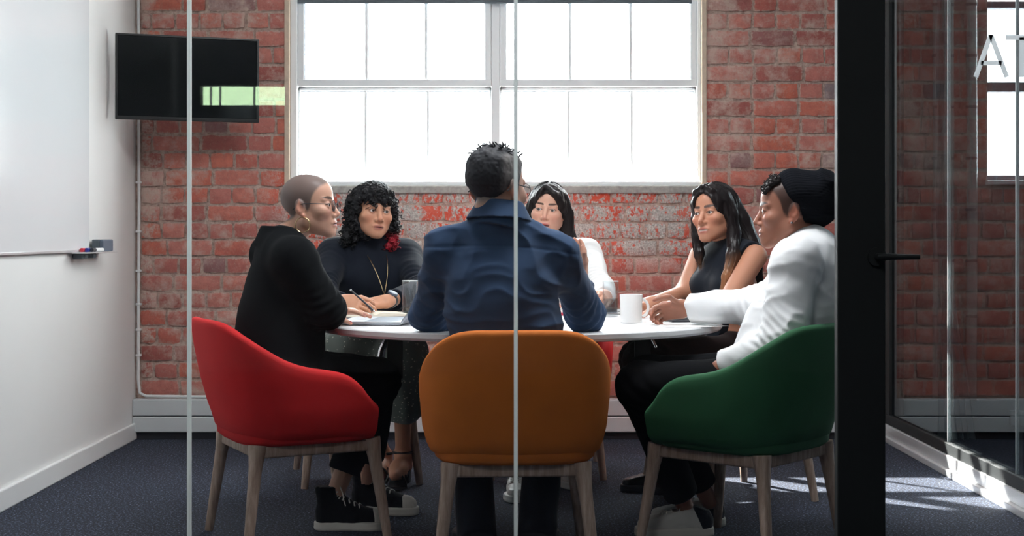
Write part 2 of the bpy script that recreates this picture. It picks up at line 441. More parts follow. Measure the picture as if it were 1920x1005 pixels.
def brick_mesh(name, L, H, seed):
    r = np.random.RandomState(seed); nx, nz = (6, 4) if L > .15 else (4, 4); D = .05
    X, Z = np.meshgrid(np.linspace(-.5, .5, nx), np.linspace(-.5, .5, nz), indexing='ij')
    edge = (np.abs(X) > .49) | (np.abs(Z) > .49); corner = (np.abs(X) > .49) & (np.abs(Z) > .49)
    x = X * L + r.normal(0, .0022, X.shape); z = Z * H + r.normal(0, .0020, X.shape)
    x[corner] *= .985; z[corner] *= .94
    y = r.normal(0, .0013, X.shape) + edge * .005 + corner * .004
    front = np.stack([x, y, z], -1).reshape(-1, 3); back = np.stack([X * L * .985, np.full(X.shape, D), Z * H * .97], -1).reshape(-1, 3)
    idx = np.arange(nx * nz).reshape(nx, nz)
    f = [[idx[i, j], idx[i + 1, j], idx[i + 1, j + 1], idx[i, j + 1]] for i in range(nx - 1) for j in range(nz - 1)]
    rim = [idx[i, 0] for i in range(nx)] + [idx[nx - 1, j] for j in range(1, nz)] + [idx[i, nz - 1] for i in range(nx - 2, -1, -1)] + [idx[0, j] for j in range(nz - 2, 0, -1)]
    n = nx * nz; verts = np.concatenate([front, back[rim]]); k = len(rim)
    for a in range(k): f.append([rim[(a + 1) % k], rim[a], n + a, n + (a + 1) % k])
    me = bpy.data.meshes.new(name); me.from_pydata(verts.tolist(), [], [[int(i) for i in q] for q in f]); me.update()
    me.polygons.foreach_set('use_smooth', np.ones(len(me.polygons), bool)); me.materials.append(M['brick'])
    try: me.set_sharp_from_angle(angle=math.radians(50))
    except Exception: pass
    return me
CH = .0893; JT = .014; SL = .229; HD = .109
BM_S = [brick_mesh('brick', SL, CH - JT, 10 + i) for i in range(6)]
BM_H = [brick_mesh('brick', HD, CH - JT, 30 + i) for i in range(5)]
def lay(parent, x0, x1, z0, rows, hole, limit, seed):
    r = random.Random(seed); out = []
    for row in range(rows):
        z = z0 + CH * (row + .5); stretch = row % 2 == 0
        L = SL if stretch else HD
        segs = [(x0, x1)]
        if hole and hole[2] - .02 < z < hole[3] + .0: segs = [(x0, hole[0]), (hole[1], x1)]
        for a, b in segs:
            x = a + (0 if a != x0 else -r.random() * L * .6 if stretch else -r.random() * .06)
            while x < b - .02:
                l = L * r.uniform(.94, 1.05) if not (stretch and r.random() < .12) else HD
                xa, xb = max(x, a) , min(x + l, b); x += l + JT
                if b - x < .04 and b == xb: pass
                if xb - xa < .025: continue
                if b - xb < .035: xb = b; x = b
                out.append(((xa + xb) / 2, z + r.uniform(-.002, .002), xb - xa))
    out.sort(key=lambda t: -t[2]); mb = MB(); tones = []
    for i, (x, z, w) in enumerate(out):
        lib, base = (BM_S, SL) if w > .16 else (BM_H, HD); me = r.choice(lib)
        loc = (x, YB - .004 + r.uniform(0, .006), z)
        if i < limit:
            o = bpy.data.objects.new('brick', me); o.parent = parent; o.location = loc; o.scale = (w / base, 1, 1)
            o.rotation_euler = (0, r.uniform(-.008, .008), 0); COL.objects.link(o)
        else:
            v = np.array([q.co[:] for q in me.vertices]) * [w / base, 1, 1] + loc
            mb.add(v, [list(p.vertices) for p in me.polygons]); tones.append(np.full(len(v), r.random()))
    if tones:
        o = mb.build('small_bricks', M['brick'], parent); o['kind'] = 'stuff'
        a = o.data.attributes.new('tone', 'FLOAT', 'POINT'); a.data.foreach_set('value', np.concatenate(tones).astype(np.float32))
lay(wall_back, XL + .03, XR - .03, .212, 24, (WX0 - .02, WX1 + .02, WZ0 + .005, WZ1), 298, 3)
lay(wall_next, XR + .04, 2.95, .212, 24, (NX0 - .01, 9, 1.29, 2.5), 200, 5)

# concrete ledge under the window
M['concrete'] = pm('old_concrete', srgb(166, 163, 158), .95, .55, 45, 1.0, 70)
slab('window_ledge', [((WX0 - .02, YB - .012, WZ0 - .012), (WX1 + .02, 7.22, WZ0 + .028))], M['concrete'], .006, None, wall_back)
slab('window_reveal', [((WX0 - .022, YB - .006, WZ0), (WX0 + .004, 7.25, WZ1))], pm('rough_plaster', srgb(208, 188, 168), .9, .25, 35, .8, 70), .004, None, wall_back)
slab('window_reveal', [((WX1 - .004, YB - .006, WZ0), (WX1 + .022, 7.25, WZ1))], bpy.data.materials['rough_plaster'], .004, None, wall_back)
# two-compartment cable trunking and the dark strip under it
def trunking(nm, x0, x1, parent, base_strip=True):
    if base_strip: slab('base_strip', [((x0, YB - .030, 0), (x1, YB, .038))], M['dark_cover'], .002, None, parent)
    slab('trunking_cover', [((x0, YB - .055, .038), (x1, YB - .004, .117))], M['trunk'], .006, None, parent)
    slab('trunking_cover', [((x0, YB - .055, .121), (x1, YB - .004, .206))], M['trunk'], .006, None, parent)
t = thing('cable_trunking', (0, YB, 0), 'pale grey two-compartment cable trunking along the foot of the brick wall', 'trunking')
trunking('a', XL + .001, XR - .03, t)
t2 = thing('cable_trunking', (2.4, YB, 0), 'pale grey cable trunking seen through the glass partition of the next room', 'trunking')
trunking('b', XR + .05, 3.6, t2)
o = MB().box((2.52, YB - .068, .075), (2.60, YB - .055, .15), .004).build('socket_plate', M['white_trim'], t2)
# white conduit in the corner
c = MB(); xs = XL + .022
c.tube([(xs, YB - .02, 2.5), (xs + .004, YB - .02, 1.2), (xs, YB - .02, .30), (xs + .008, YB - .022, .235), (xs + .04, YB - .024, .219), (xs + .3, YB - .024, .216), (-.9, YB - .024, .216)], .0075, 10)
co_ = tag(c.build('conduit', M['white_trim']), 'thin white cable conduit running down the corner beside the brick wall', 'conduit')
for z in (.42, .55, .68, .85, 1.05, 1.3):
    MB().box((xs - .012, YB - .030, z), (xs + .014, YB - .004, z + .012), .002).build('clip', M['white_trim'], co_)

# ---- window_1
w1 = bpy.data.objects.new('window_1', None); COL.objects.link(w1); w1.location = (0, 7.16, WZ0)
tag(w1, 'wide white-framed window with twelve panes over the brick wall', None, None, 'structure')
YW = 7.16; fx0, fx1 = WX0 + .004, WX1 - .004
ZS, ZM, ZT = 1.290, 1.80, 2.46
def wbox(name, lo, hi, par, mat=None, bev=.004): return slab(name, [(lo, hi)], mat or M['win_frame'], bev, None, par)
wbox('jamb', (fx0, YW - .06, ZS), (fx0 + .036, YW + .06, ZT), w1); wbox('jamb', (fx1 - .020, YW - .06, ZS), (fx1, YW + .06, ZT), w1)
wbox('sill', (fx0, YW - .075, ZS), (fx1, YW + .06, ZS + .022), w1); wbox('head', (fx0, YW - .06, ZT - .04), (fx1, YW + .06, ZT), w1)
wbox('mullion', (-.106, YW - .045, ZS + .02), (-.062, YW + .05, ZT - .04), w1)
for (a, b) in ((fx0 + .036, -.106), (-.062, fx1 - .020)):
    for up in (0, 1):
        z0, z1 = (ZM, ZT - .04) if up else (ZS + .02, ZM)
        st = .034 if up else .012; yo = -.03 if up else 0.0
        sash = MB()
        sash.box((a, YW + yo - .02, z0), (a + st, YW + yo + .02, z1), .004); sash.box((b - st, YW + yo - .02, z0), (b, YW + yo + .02, z1), .004)
        bot = .036 if up else .012
        sash.box((a, YW + yo - .022, z0), (b, YW + yo + .022, z0 + bot), .004); sash.box((a, YW + yo - .02, z1 - (.03 if up else .02)), (b, YW + yo + .02, z1), .004)
        so = sash.build('sash', M['win_frame'], w1, smooth=False)
        ia, ib = a + st, b - st; cols = [ia, ia + (ib - ia) * .345, ia + (ib - ia) * .675, ib]
        rowz = [z0 + bot, 2.262, z1 - .03] if up else [z0 + bot, z1 - .02]
        for k in (1, 2): wbox('muntin', (cols[k] - .007, YW + yo - .016, rowz[0]), (cols[k] + .007, YW + yo + .016, rowz[-1]), so, bev=.003)
        if up: wbox('muntin', (ia, YW + yo - .016, rowz[1] - .007), (ib, YW + yo + .016, rowz[1] + .007), so, bev=.003)
        for k in range(3):
            for j in range(len(rowz) - 1):
                wbox('pane', (cols[k] + .006, YW + yo - .002, rowz[j] + (.006 if j else 0)), (cols[k + 1] - .006, YW + yo + .002, rowz[j + 1]), so, M['pane'], 0)
                # dark glazing gasket round each pane
                g = MB(); e = .0028; A, B, Z0, Z1 = cols[k] + (.007 if k else 0), cols[k + 1] - (.007 if k < 2 else 0), rowz[j] + (.007 if j else 0), rowz[j + 1] - (.007 if up and j == 0 else 0)
                for lo, hi in (((A, Z0), (A + e, Z1)), ((B - e, Z0), (B, Z1)), ((A, Z0), (B, Z0 + e)), ((A, Z1 - e), (B, Z1))):
                    g.box((lo[0], YW + yo - .005, lo[1]), (hi[0], YW + yo + .006, hi[1]))
                g.build('gasket', M['keys'], so, smooth=False)
b = thing('roller_blind', (0, 7.10, 2.45), 'rolled-up dark roller blind across the top of the white window', 'blind')
MB().box((fx0 + .04, 7.085, 2.225), (fx1 - .05, 7.090, 2.47)).build('fabric', M['grey_felt'], b, smooth=False)
MB().tube([(fx0 + .04, 7.088, 2.228), (fx1 - .05, 7.088, 2.228)], .008, 10).build('bottom_bar', M['grey_felt'], b)
MB().tube([(fx0 + .03, 7.10, 2.47), (fx1 - .04, 7.10, 2.47)], .028, 16).build('roller', M['grey_felt'], b)

# ---- window_2, next room
w2 = bpy.data.objects.new('window_2', None); COL.objects.link(w2); w2.location = (3.5, 7.16, 1.3)
tag(w2, 'window of the next room seen through the glass partition', None, None, 'structure')
M['backlit_frame'] = pm('backlit_window_frame', srgb(120, 120, 128), .5, .1, 12)  # grey puts the shade of a backlit frame into its colour
wbox('sill', (NX0 - .01, 7.06, 1.295), (NX1, 7.2, 1.318), w2, M['white_trim'])
for z0, z1 in ((1.318, 1.345), (1.775, 1.825), (2.205, 2.24)): wbox('rail', (NX0, 7.13, z0), (NX1, 7.19, z1), w2, M['backlit_frame'])
wbox('jamb', (NX0, 7.12, 1.318), (NX0 + .012, 7.2, 2.5), w2, M['backlit_frame'])
for x in (2.95, 3.45, 3.95, 4.45): wbox('mullion', (x - .02, 7.13, 1.318), (x + .02, 7.19, 2.5), w2, M['backlit_frame'])
for x0, x1 in ((NX0 + .012, 2.93), (2.97, 3.43), (3.47, 3.93), (3.97, 4.43), (4.47, NX1)):
    for z0, z1 in ((1.345, 1.775), (1.825, 2.205)): wbox('pane', (x0, 7.158, z0), (x1, 7.162, z1), w2, M['pane'], 0)

# conduits climbing the next room's wall
M['pipe'] = pm('galvanised_pipe', srgb(176, 176, 172), .45, .2, 30, metal=.3)
for x, r, lab in ((2.148, .014, 'slim grey conduit nearest the black stile on the next room wall'), (2.232, .009, 'thinnest grey conduit between two thicker ones on the next room wall'), (2.332, .026, 'thick grey pipe with straps beside the next room window')):
    p = tag(MB().tube([(x, YB - .04, .2), (x + .004, YB - .042, 1.2), (x, YB - .04, 2.79)], r, 14).build('wall_pipe', M['pipe']), lab, 'pipe')
    for z in (.62, .9, 1.16, 1.42, 1.68, 1.94, 2.2): MB().tube([(x, YB - .041, z), (x, YB - .041, z + .014)], r + .003, 14).build('strap', M['grey_felt'], p)

# sheer sheet added beside the pipes in place of reflections in the side glass
sd_ = NT('reflection_sheet'); tr_ = sd_.n('ShaderNodeBsdfTransparent'); tl_ = sd_.n('ShaderNodeBsdfTranslucent'); mx_ = sd_.n('ShaderNodeMixShader'); mx2 = sd_.n('ShaderNodeMixShader')
sd_.l(sd_.ramp(sd_.noise(sd_.obj(), 60), [(.3, srgb(190, 204, 210)), (.7, srgb(226, 234, 238))]), sd_.b.inputs['Base Color']); sd_.set(Roughness=.35)
tl_.inputs[0].default_value = (*srgb(200, 214, 220), 1); mx2.inputs[0].default_value = .5; sd_.l(sd_.b.outputs[0], mx2.inputs[1]); sd_.l(tl_.outputs[0], mx2.inputs[2])
mx_.inputs[0].default_value = .34; sd_.l(tr_.outputs[0], mx_.inputs[1]); sd_.l(mx2.outputs[0], mx_.inputs[2]); sd_.l(mx_.outputs[0], sd_.out.inputs[0])
dv, df = [], []; nz, nx = 26, 44
for i in range(nz):
    z = 2.78 - (2.78 - .02) * i / (nz - 1); f = max(0.0, (1.05 - z) / 1.05); w = .05 + .14 * f ** 1.2; xc = 2.150 + .075 * f
    for q in range(nx):
        u = q / (nx - 1); dv.append((xc + (u - .5) * w + .004 * math.sin(z * 9 + u * 5), 6.93 + (.016 + .02 * f) * math.sin(u * 2 * PI * 6 + .8 * math.sin(z * 3)), z))
for i in range(nz - 1):
    for q in range(nx - 1): df.append([i * nx + q, i * nx + q + 1, (i + 1) * nx + q + 1, (i + 1) * nx + q])
tag(mesh_obj('reflection_sheet', np.array(dv), df, sd_.m, None, (2.2, 6.93, 0)), 'pale sheer sheet added for glass reflections by the pipes in the next room', 'drape')

# ---- glazed partition on the right
gw = bpy.data.objects.new('wall_right', None); COL.objects.link(gw); gw.location = (XR, 5.2, 0)
tag(gw, 'glass partition with white aluminium track and black rail on the right', None, None, 'structure')
wbox('floor_track', (XR - .045, YG + .06, 0), (XR + .035, YB - .06, .030), gw, M['alu'], .004)
wbox('floor_track', (XR - .028, YG + .06, .030), (XR + .020, YB - .06, .085), gw, M['alu'], .004)
wbox('bottom_rail', (XR - .020, YG + .06, .085), (XR + .014, YB - .06, .135), gw, M['black_metal'], .003)
wbox('end_channel', (XR - .050, YB - .06, 0), (XR - .022, YB - .012, ZC), gw, M['alu'], .003)
wbox('stile', (XR - .020, YB - .13, .135), (XR + .055, YB - .062, ZC), gw, M['black_metal'], .003)
ys = [YB - .13, 6.06, 5.24, 4.42, YG + .06]
for k in range(4):
    wbox('pane', (XR - .006, ys[k + 1] + .003, .135), (XR + .006, ys[k] - .003, ZC), gw, M['side_glass'], 0)
    if k: wbox('joint', (XR - .0065, ys[k] - .003, .135), (XR + .0065, ys[k] + .003, ZC), gw, M['joint'], 0)

# ---- glazed front between the room and the corridor
gf = bpy.data.objects.new('wall_front', None); COL.objects.link(gf); gf.location = (0, YG, 0)
tag(gf, 'frameless glass front of the meeting room with silicone joints', None, None, 'structure')
xs_ = [XL, -.768, .009, .768]
for k in range(3):
    wbox('pane', (xs_[k] + .004, YG - .005, .02), (xs_[k + 1] + (.006 if k == 2 else -.004), YG + .005, ZC), gf, M['glass'], 0)
for x in xs_[1:3]: wbox('joint', (x - .0046, YG - .0055, .02), (x + .0046, YG + .0055, ZC), gf, M['joint'], .001)
wbox('head_channel', (XL, YG - .02, ZC - .05), (.768, YG + .02, ZC), gf, M['black_metal'])
wbox('floor_channel', (XL, YG - .02, 0), (.768, YG + .02, .03), gf, M['black_metal'])
po = slab('trim_post', [((.770, YG - .020, 0), (.884, YG + .014, ZC))], M['black_metal'], .003, label='broad black door post in the glass front')
dr = bpy.data.objects.new('door_1', None); COL.objects.link(dr); dr.location = (.9, YG, 0)
tag(dr, 'glass door with white lettering beside the black post', None, None, 'structure')
wbox('pane', (.884, YG - .005, .01), (1.85, YG + .005, 2.6), dr, M['glass'], 0)
hz = 1.04 - 41 * YG / 2600
h = MB().tube([(.885, YG - .048, hz), (.905, YG - .050, hz), (.955, YG - .052, hz)], [.008, .007, .006], 12)
h.tube([(.862, YG - .020, hz), (.862, YG - .052, hz), (.885, YG - .050, hz)], .008, 12).build('lever_handle', M['black_metal'], dr)
MB().lathe([(.0, -.004), (.022, -.004), (.022, .004), (0, .004)], (.862, YG - .024, hz), 24, [[1, 0, 0], [0, 0, 1], [0, -1, 0]]).build('handle_rose', M['black_metal'], dr)
def bar(mb, p, q, w, y):
    p, q = np.array(p, float), np.array(q, float); d = nrm(q - p); n = np.array([-d[1], d[0]]) * w / 2
    c4 = [p - n, p + n, q + n, q - n]; vs = [(a[0], yy, a[1]) for yy in (y - .0006, y + .0006) for a in c4]
    mb.add(vs, [[0, 1, 2, 3], [7, 6, 5, 4], [0, 4, 5, 1], [1, 5, 6, 2], [2, 6, 7, 3], [3, 7, 4, 0]])
def gx(px): return (px - 960) * YG / 2600
def gz(py): return CAM_H - (py - 440) * YG / 2600
A = MB(); bar(A, (gx(1828), gz(145)), (gx(1856), gz(66)), .0115, YG - .0062); bar(A, (gx(1886), gz(145)), (gx(1856), gz(66)), .0115, YG - .0062); bar(A, (gx(1838), gz(119)), (gx(1876), gz(119)), .010, YG - .0062)
A.build('letter', M['vinyl'], dr, smooth=False)
T = MB(); bar(T, (gx(1884), gz(71)), (gx(1944), gz(71)), .0115, YG - .0062); bar(T, (gx(1914), gz(71)), (gx(1914), gz(145)), .0115, YG - .0062)
T.build('letter', M['vinyl'], dr, smooth=False)

# ---- added ceiling panels, out of view, that fill faces and fronts with light
FILL_GLOW = emit_mat('fill_panel_glow', (.97, .985, 1), 11.0)
def fill_panel(x, y, e, lab, w=.6, l=1.2):
    t = thing('fill_panel_light', (x, y, ZC), lab, 'added fill light', 'added fill lights')
    MB().box((x - w / 2 - .02, y - l / 2 - .02, ZC - .05), (x + w / 2 + .02, y + l / 2 + .02, ZC - .001), .005).build('housing', M['white_trim'], t, smooth=False)
    MB().box((x - w / 2, y - l / 2, ZC - .056), (x + w / 2, y + l / 2, ZC - .049)).build('diffuser', FILL_GLOW, t, smooth=False)
fill_panel(.15, 4.45, 1, 'added flat fill panel above the meeting table', 1.4, .6)
fill_panel(-.2, 1.3, 1, 'added flat fill panel in the corridor outside the glass front', .5, .6)

# ---- television on the left corner
tp = [at(216, 62, 6.60), at(485, 74, 6.83), at(485, 230, 6.83), at(216, 224, 6.60)]
cen = (tp[0] + tp[1] + tp[2] + tp[3]) / 4; cx = nrm((tp[1] - tp[0]) * [1, 1, 0]); cz = V(0, 0, 1); cy = np.cross(cz, cx)
W_ = np.linalg.norm((tp[1] - tp[0])[:2]) / 2; H_ = .205; Rt = np.stack([cx, cy, cz], 1)
tv = thing('television', tuple(cen), 'black wall-mounted television angled in the corner by the brick wall', 'television')
MB().box((-W_, -.004, -H_), (W_, .022, H_), .005, Rt, cen).build('casing', M['tv_black'], tv, smooth=False)
MB().box((-W_ * .7, .02, -H_ * .7), (W_ * .7, .055, H_ * .6), .01, Rt, cen).build('back_cover', M['tv_black'], tv, smooth=False)
bz = MB()
for lo, hi in (((-W_, -H_), (-W_ + .010, H_)), ((W_ - .010, -H_), (W_, H_)), ((-W_, -H_), (W_, -H_ + .016)), ((-W_, H_ - .010), (W_, H_))):
    bz.box((lo[0], -.011, lo[1]), (hi[0], -.003, hi[1]), .002, Rt, cen)
bz.build('bezel', M['tv_black'], tv, smooth=False)
MB().box((-W_ + .011, -.0062, -H_ + .017), (W_ - .011, -.0045, H_ - .011), 0, Rt, cen).build('screen', M['screen'], tv, smooth=False)
arm = MB().tube([cen + cy * .05, cen + cy * .13 + cx * -.08, (XL + .05, 6.98, cen[2]), (XL + .01, 6.98, cen[2])], .014, 10)
arm.box((XL, 6.90, cen[2] - .08), (XL + .012, 7.06, cen[2] + .08), .003).build('wall_bracket', M['black_metal'], tv)

# ---- whiteboard with its tray things
wb = thing('whiteboard', (XL, 5.4, .97), 'large glossy whiteboard on the white wall', 'whiteboard')
wy = 6.27
MB().box((XL + .001, 4.1, .972), (XL + .014, wy, 2.35), .002).build('panel', M['whiteboard'], wb, smooth=False)
MB().box((XL + .001, 4.1, .962), (XL + .018, wy, .973), .002).build('bottom_edge', M['alu'], wb, smooth=False)
MB().box((XL + .001, 6.02, .957), (XL + .085, 6.47, .963), .002).build('pen_tray', M['alu'], wb, smooth=False)
for y in (6.06, 6.18): MB().box((XL + .002, y, .935), (XL + .06, y + .05, .957), .006).build('magnet_foot', M['grey_felt'], wb, smooth=False)
er = thing('board_eraser', (XL + .05, 6.36, .963), 'dark grey block eraser standing on the whiteboard tray', 'eraser')
MB().box((XL + .015, 6.30, .964), (XL + .05, 6.46, 1.018), .005).build('felt_pad', M['grey_felt'], er, smooth=False)
MB().box((XL + .050, 6.30, .964), (XL + .068, 6.46, 1.018), .006).build('grip', M['keys'], er, smooth=False)
for (y, x, m_, lab) in ((6.12, .030, 'red_plastic', 'red marker pen lying at the end of the whiteboard tray'), (6.14, .045, 'blue_plastic', 'blue marker pen lying between the red and black ones'), (6.16, .062, 'dark_cover', 'black marker pen lying next to the eraser')):
    mk = thing('marker_pen', (XL + x, y, .963), lab, 'marker', 'marker pens on the whiteboard tray')
    MB().tube([(XL + x, y + .03, .972), (XL + x + .004, y + .135, .972)], .0085, 12).build('barrel', M['white_trim'], mk)
    MB().tube([(XL + x - .001, y - .012, .972), (XL + x, y + .032, .972)], .0092, 12).build('cap', M[m_], mk)
# ------------------------------------------------------------------ table
TX, TY, TR, TZ = .025, 5.20, .755, .72
tb = thing('round_table', (TX, TY, 0), 'round white meeting table with splayed chrome legs', 'table')
MB().lathe([(0, TZ - .030), (TR - .03, TZ - .030), (TR - .006, TZ - .026), (TR, TZ - .018), (TR, TZ - .004), (TR - .004, TZ), (0, TZ)], (TX, TY, 0), 128).build('table_top', M['table'], tb, angle=30)
MB().lathe([(0, TZ - .05), (.22, TZ - .05), (.22, TZ - .031), (0, TZ - .031)], (TX, TY, 0), 48).build('mounting_plate', M['black_metal'], tb)
for k, a in enumerate((8, 62, 172, 118)):
    d = V(math.cos(math.radians(a)), math.sin(math.radians(a)), 0); c = V(TX, TY, 0)
    pts = [c + d * .20 + V(0, 0, TZ - .045), c + d * .44 + V(0, 0, TZ - .045), c + d * .50 + V(0, 0, TZ - .065), c + d * .525 + V(0, 0, TZ - .12), c + d * .57 + V(0, 0, .30), c + d * .62 + V(0, 0, .012)]
    lg = MB().tube(pts, [.014] * 6, 14).build('leg', M['chrome'], tb)
    MB().lathe([(0, 0), (.02, 0), (.02, .012), (0, .012)], c + d * .62, 16).build('foot_cap', M['black_metal'], lg)
    if k in (0, 2): MB().box((-.03, -.008, -.19), (.03, .008, .0), .003, None, c + d * .47 + V(0, -.05, TZ - .031)).build('modesty_bracket', M['black_metal'], tb, smooth=False)

# ------------------------------------------------------------------ chairs
def chair_parts():
    """local frame: seat faces +y; returns list of (name, verts, faces)"""
    parts = []
    a, yf, y0, yb, n = .297, .195, -.03, -.285, 2.9
    path = [(-a + .012 * (1 - i / 11), yf + (y0 - yf) * i / 11) for i in range(12)]
    for k in range(1, 21):
        ph = k / 20 * PI / 2; path.append((-a * math.cos(ph) ** (2 / n), y0 + (yb - y0) * math.sin(ph) ** (2 / n)))
    path = path + [(-x, y) for x, y in path[-2::-1]]
    p = np.array(path); seg = np.r_[0, np.cumsum(np.linalg.norm(np.diff(p, axis=0), axis=1))]; L = seg[-1]
    N = 72; s = np.linspace(0, L, N); p = np.stack([np.interp(s, seg, p[:, 0]), np.interp(s, seg, p[:, 1])], 1)
    T = np.gradient(p, axis=0); T /= np.linalg.norm(T, axis=1)[:, None]; Nn = np.stack([T[:, 1], -T[:, 0]], 1); Nn *= np.sign((Nn * p).sum(1))[:, None]
    q = np.minimum(s, L - s)
    zt = np.interp(q, [0, .02, .05, .09, .15, .22, .28, .34, .40, .46, .53, 1], [.452, .490, .535, .572, .592, .602, .616, .652, .704, .742, .760, .762])
    k = np.ones(5) / 5; zp = np.pad(zt, 2, mode='edge'); zt = np.convolve(zp, k, 'valid')
    back = np.clip((-(p[:, 1]) - .02) / .2, 0, 1); z0 = .352; th = .042
    sec = []
    for t in np.linspace(0, 1, 11): sec.append(('o', t))
    for t in (30, 60, 90, 120, 150): sec.append(('r', t))
    for t in np.linspace(1, 0, 9): sec.append(('i', t))
    V_ = []
    for i in range(N):
        top = zt[i] - th / 2
        for kd, t in sec:
            if kd == 'o': z = z0 + (top - z0) * t; off = np.interp(z, [z0, z0 + .012, z0 + .035, .45, .56, .66, .77], [-.075, -.045, -.026, -.010, 0, .001, -.004])
            elif kd == 'r': z = top + math.sin(math.radians(t)) * th / 2; off = np.interp(top, [z0, .45, .56, .66, .77], [-.05, -.01, 0, .001, -.004]) - th / 2 + math.cos(math.radians(t)) * th / 2
            else: z = .40 + (top - .40) * t; off = np.interp(z, [z0, .45, .56, .66, .77], [-.05, -.01, 0, .001, -.004]) - th
            lean = -.065 * back[i] * max(0, (z - .42)) / .34
            V_.append((p[i, 0] + Nn[i, 0] * off, p[i, 1] + Nn[i, 1] * off + lean, z))
    m = len(sec); F = [[i * m + j, (i + 1) * m + j, (i + 1) * m + j + 1, i * m + j + 1] for i in range(N - 1) for j in range(m - 1)]
    F += [list(range(m)), [(N - 1) * m + j for j in range(m)][::-1]]
    parts.append(('backrest', np.array(V_), F, 'fab'))
    # seat cushion
    A = np.linspace(0, 2 * PI, 56, endpoint=False); sv = []; lay_ = [(.350, .80), (.350, .93), (.362, .985), (.395, 1.0), (.430, 1.0), (.452, .975), (.463, .92), (.468, .6), (.469, .01)]
    for z, sc in lay_:
        c = np.sign(np.cos(A)) * np.abs(np.cos(A)) ** .55; d = np.sign(np.sin(A)) * np.abs(np.sin(A)) ** .55
        sv.append(np.stack([c * .252 * sc, -.005 + d * .248 * sc, np.full(56, z)], 1))
    sv = np.concatenate(sv); F = [[i * 56 + j, i * 56 + (j + 1) % 56, (i + 1) * 56 + (j + 1) % 56, (i + 1) * 56 + j] for i in range(len(lay_) - 1) for j in range(56)] + [list(range(56))[::-1]]
    parts.append(('seat', sv, F, 'fab'))
    fr = MB(); e = .198
    fr.box((-e, -e - .016, .310), (e, -e + .016, .352), .008); fr.box((-e, e - .016, .310), (e, e + .016, .352), .008)
    fr.box((-e - .016, -e, .310), (-e + .016, e, .352), .008); fr.box((e - .016, -e, .310), (e + .016, e, .352), .008)
    parts.append(('seat_frame', np.concatenate(fr.v), fr.f, 'wood'))
    for sx in (-1, 1):
        for sy in (-1, 1):
            zz = [.353, .335, .315, .285, .24, .12, 0]; rr = [.030, .029, .026, .0225, .0205, .018, .0145]
            tops = V(sx * e, sy * e); foot = V(sx * .238, sy * .244)
            pts = [(*(tops + (foot - tops) * ((.353 - z) / .353) ** 1.0), z) for z in zz]
            lg = MB().tube(pts, rr, 14); parts.append(('leg', np.concatenate(lg.v), lg.f, 'wood'))
    return parts
CP = chair_parts(); CMESH = {}
def chair(x, y, face, fab, label):
    t = thing('armchair', (x, y, 0), label, 'chair', 'upholstered armchairs around the round table'); t.rotation_euler.z = math.atan2(-face[0], face[1])
    for i, (nm, v, f, mt) in enumerate(CP):
        key = (i, fab if mt == 'fab' else 'wood')
        if key not in CMESH:
            o = mesh_obj(nm, v, f, M[key[1]]); CMESH[key] = o.data
            try: o.data.set_sharp_from_angle(angle=math.radians(50))
            except Exception: pass
        else: o = bpy.data.objects.new(nm, CMESH[key]); COL.objects.link(o)
        o.parent = t
    return t
chair(.005, 4.38, (-.04, 1), 'orange', 'orange armchair seen from behind, holding the man in the blue shirt')
chair(-.742, 4.782, (.891, .454), 'red', 'large red armchair holding the woman in the black blazer')
chair(.758, 4.592, (-.755, .656), 'green', 'dark green armchair beside the black post')
chair(-.67, 5.96, (.22, -.98), 'green', 'mostly hidden armchair under the curly-haired woman by the brick wall')
chair(.15, 6.12, (0, -1), 'red', 'red armchair on the far side, behind the man in blue')
chair(.86, 5.52, (-.9, -.43), 'orange', 'mostly hidden orange armchair under the long-haired woman')

# ------------------------------------------------------------------ things on the table
def on(px, py): d = (CAM_H - TZ) * 2600 / (py - 440); return V((px - 960) * d / 2600, d, TZ)
def tumbler(c, level, label):
    t = thing('water_glass', tuple(c), label, 'glass', 'water glasses on the table')
    H, R = .137, .032
    MB().lathe([(0, 0), (R * .9, 0), (R * .93, .003), (R, H - .002), (R - .001, H), (R - .0026, H - .002), (R * .93 - .0026, .012), (0, .011)], c, 40).build('tumbler', M['tumbler'], t)
    MB().lathe([(R - .0022, H - .0012), (R - .0001, H - .001), (R + .0003, H), (R - .0012, H + .0012), (R - .0024, H)], c, 40).build('rim', M['joint'], t)
    if level: MB().lathe([(0, .0125), (R * .93 - .003, .0125), (R * (.93 + .07 * level / H) - .003, level), (0, level)], c, 40).build('water', M['water'], t)
tumbler(V(-.405, 5.50, TZ), .032, 'nearly empty water glass beside the open notebook')
tumbler(V(.388, 5.46, TZ), .068, 'half-full water glass beside the white mug')
mc = V(.432, 5.03, TZ)
mg = thing('mug', tuple(mc), 'plain white mug held by the person in the white sweater', 'mug')
MB().lathe([(0, 0), (.036, 0), (.039, .003), (.0415, .102), (.0405, .104), (.0385, .102), (.036, .012), (0, .008)], mc, 48).build('cup', M['ceramic'], mg)
ang = [math.radians(a) for a in np.linspace(-80, 80, 14)]
MB().tube([mc + V(.036 + .026 * math.cos(a), .0, .055 + .032 * math.sin(a)) for a in ang], .0055, 10).build('handle', M['ceramic'], mg)
def sheet(name, c, w, l, rot, z, mat, label, cat, thick=.0008):
    R = [[math.cos(rot), -math.sin(rot), 0], [math.sin(rot), math.cos(rot), 0], [0, 0, 1]]
    return tag(MB().box((-w / 2, -l / 2, 0), (w / 2, l / 2, thick), 0, R, V(*c[:2], z)).build(name, mat, None, tuple(V(*c[:2], z)), smooth=False), label, cat)
sheet('paper_sheet', (.60, 4.92), .21, .29, .5, TZ + .0005, M['paper'], 'loose white paper sheet beneath the hand with the mug', 'paper')
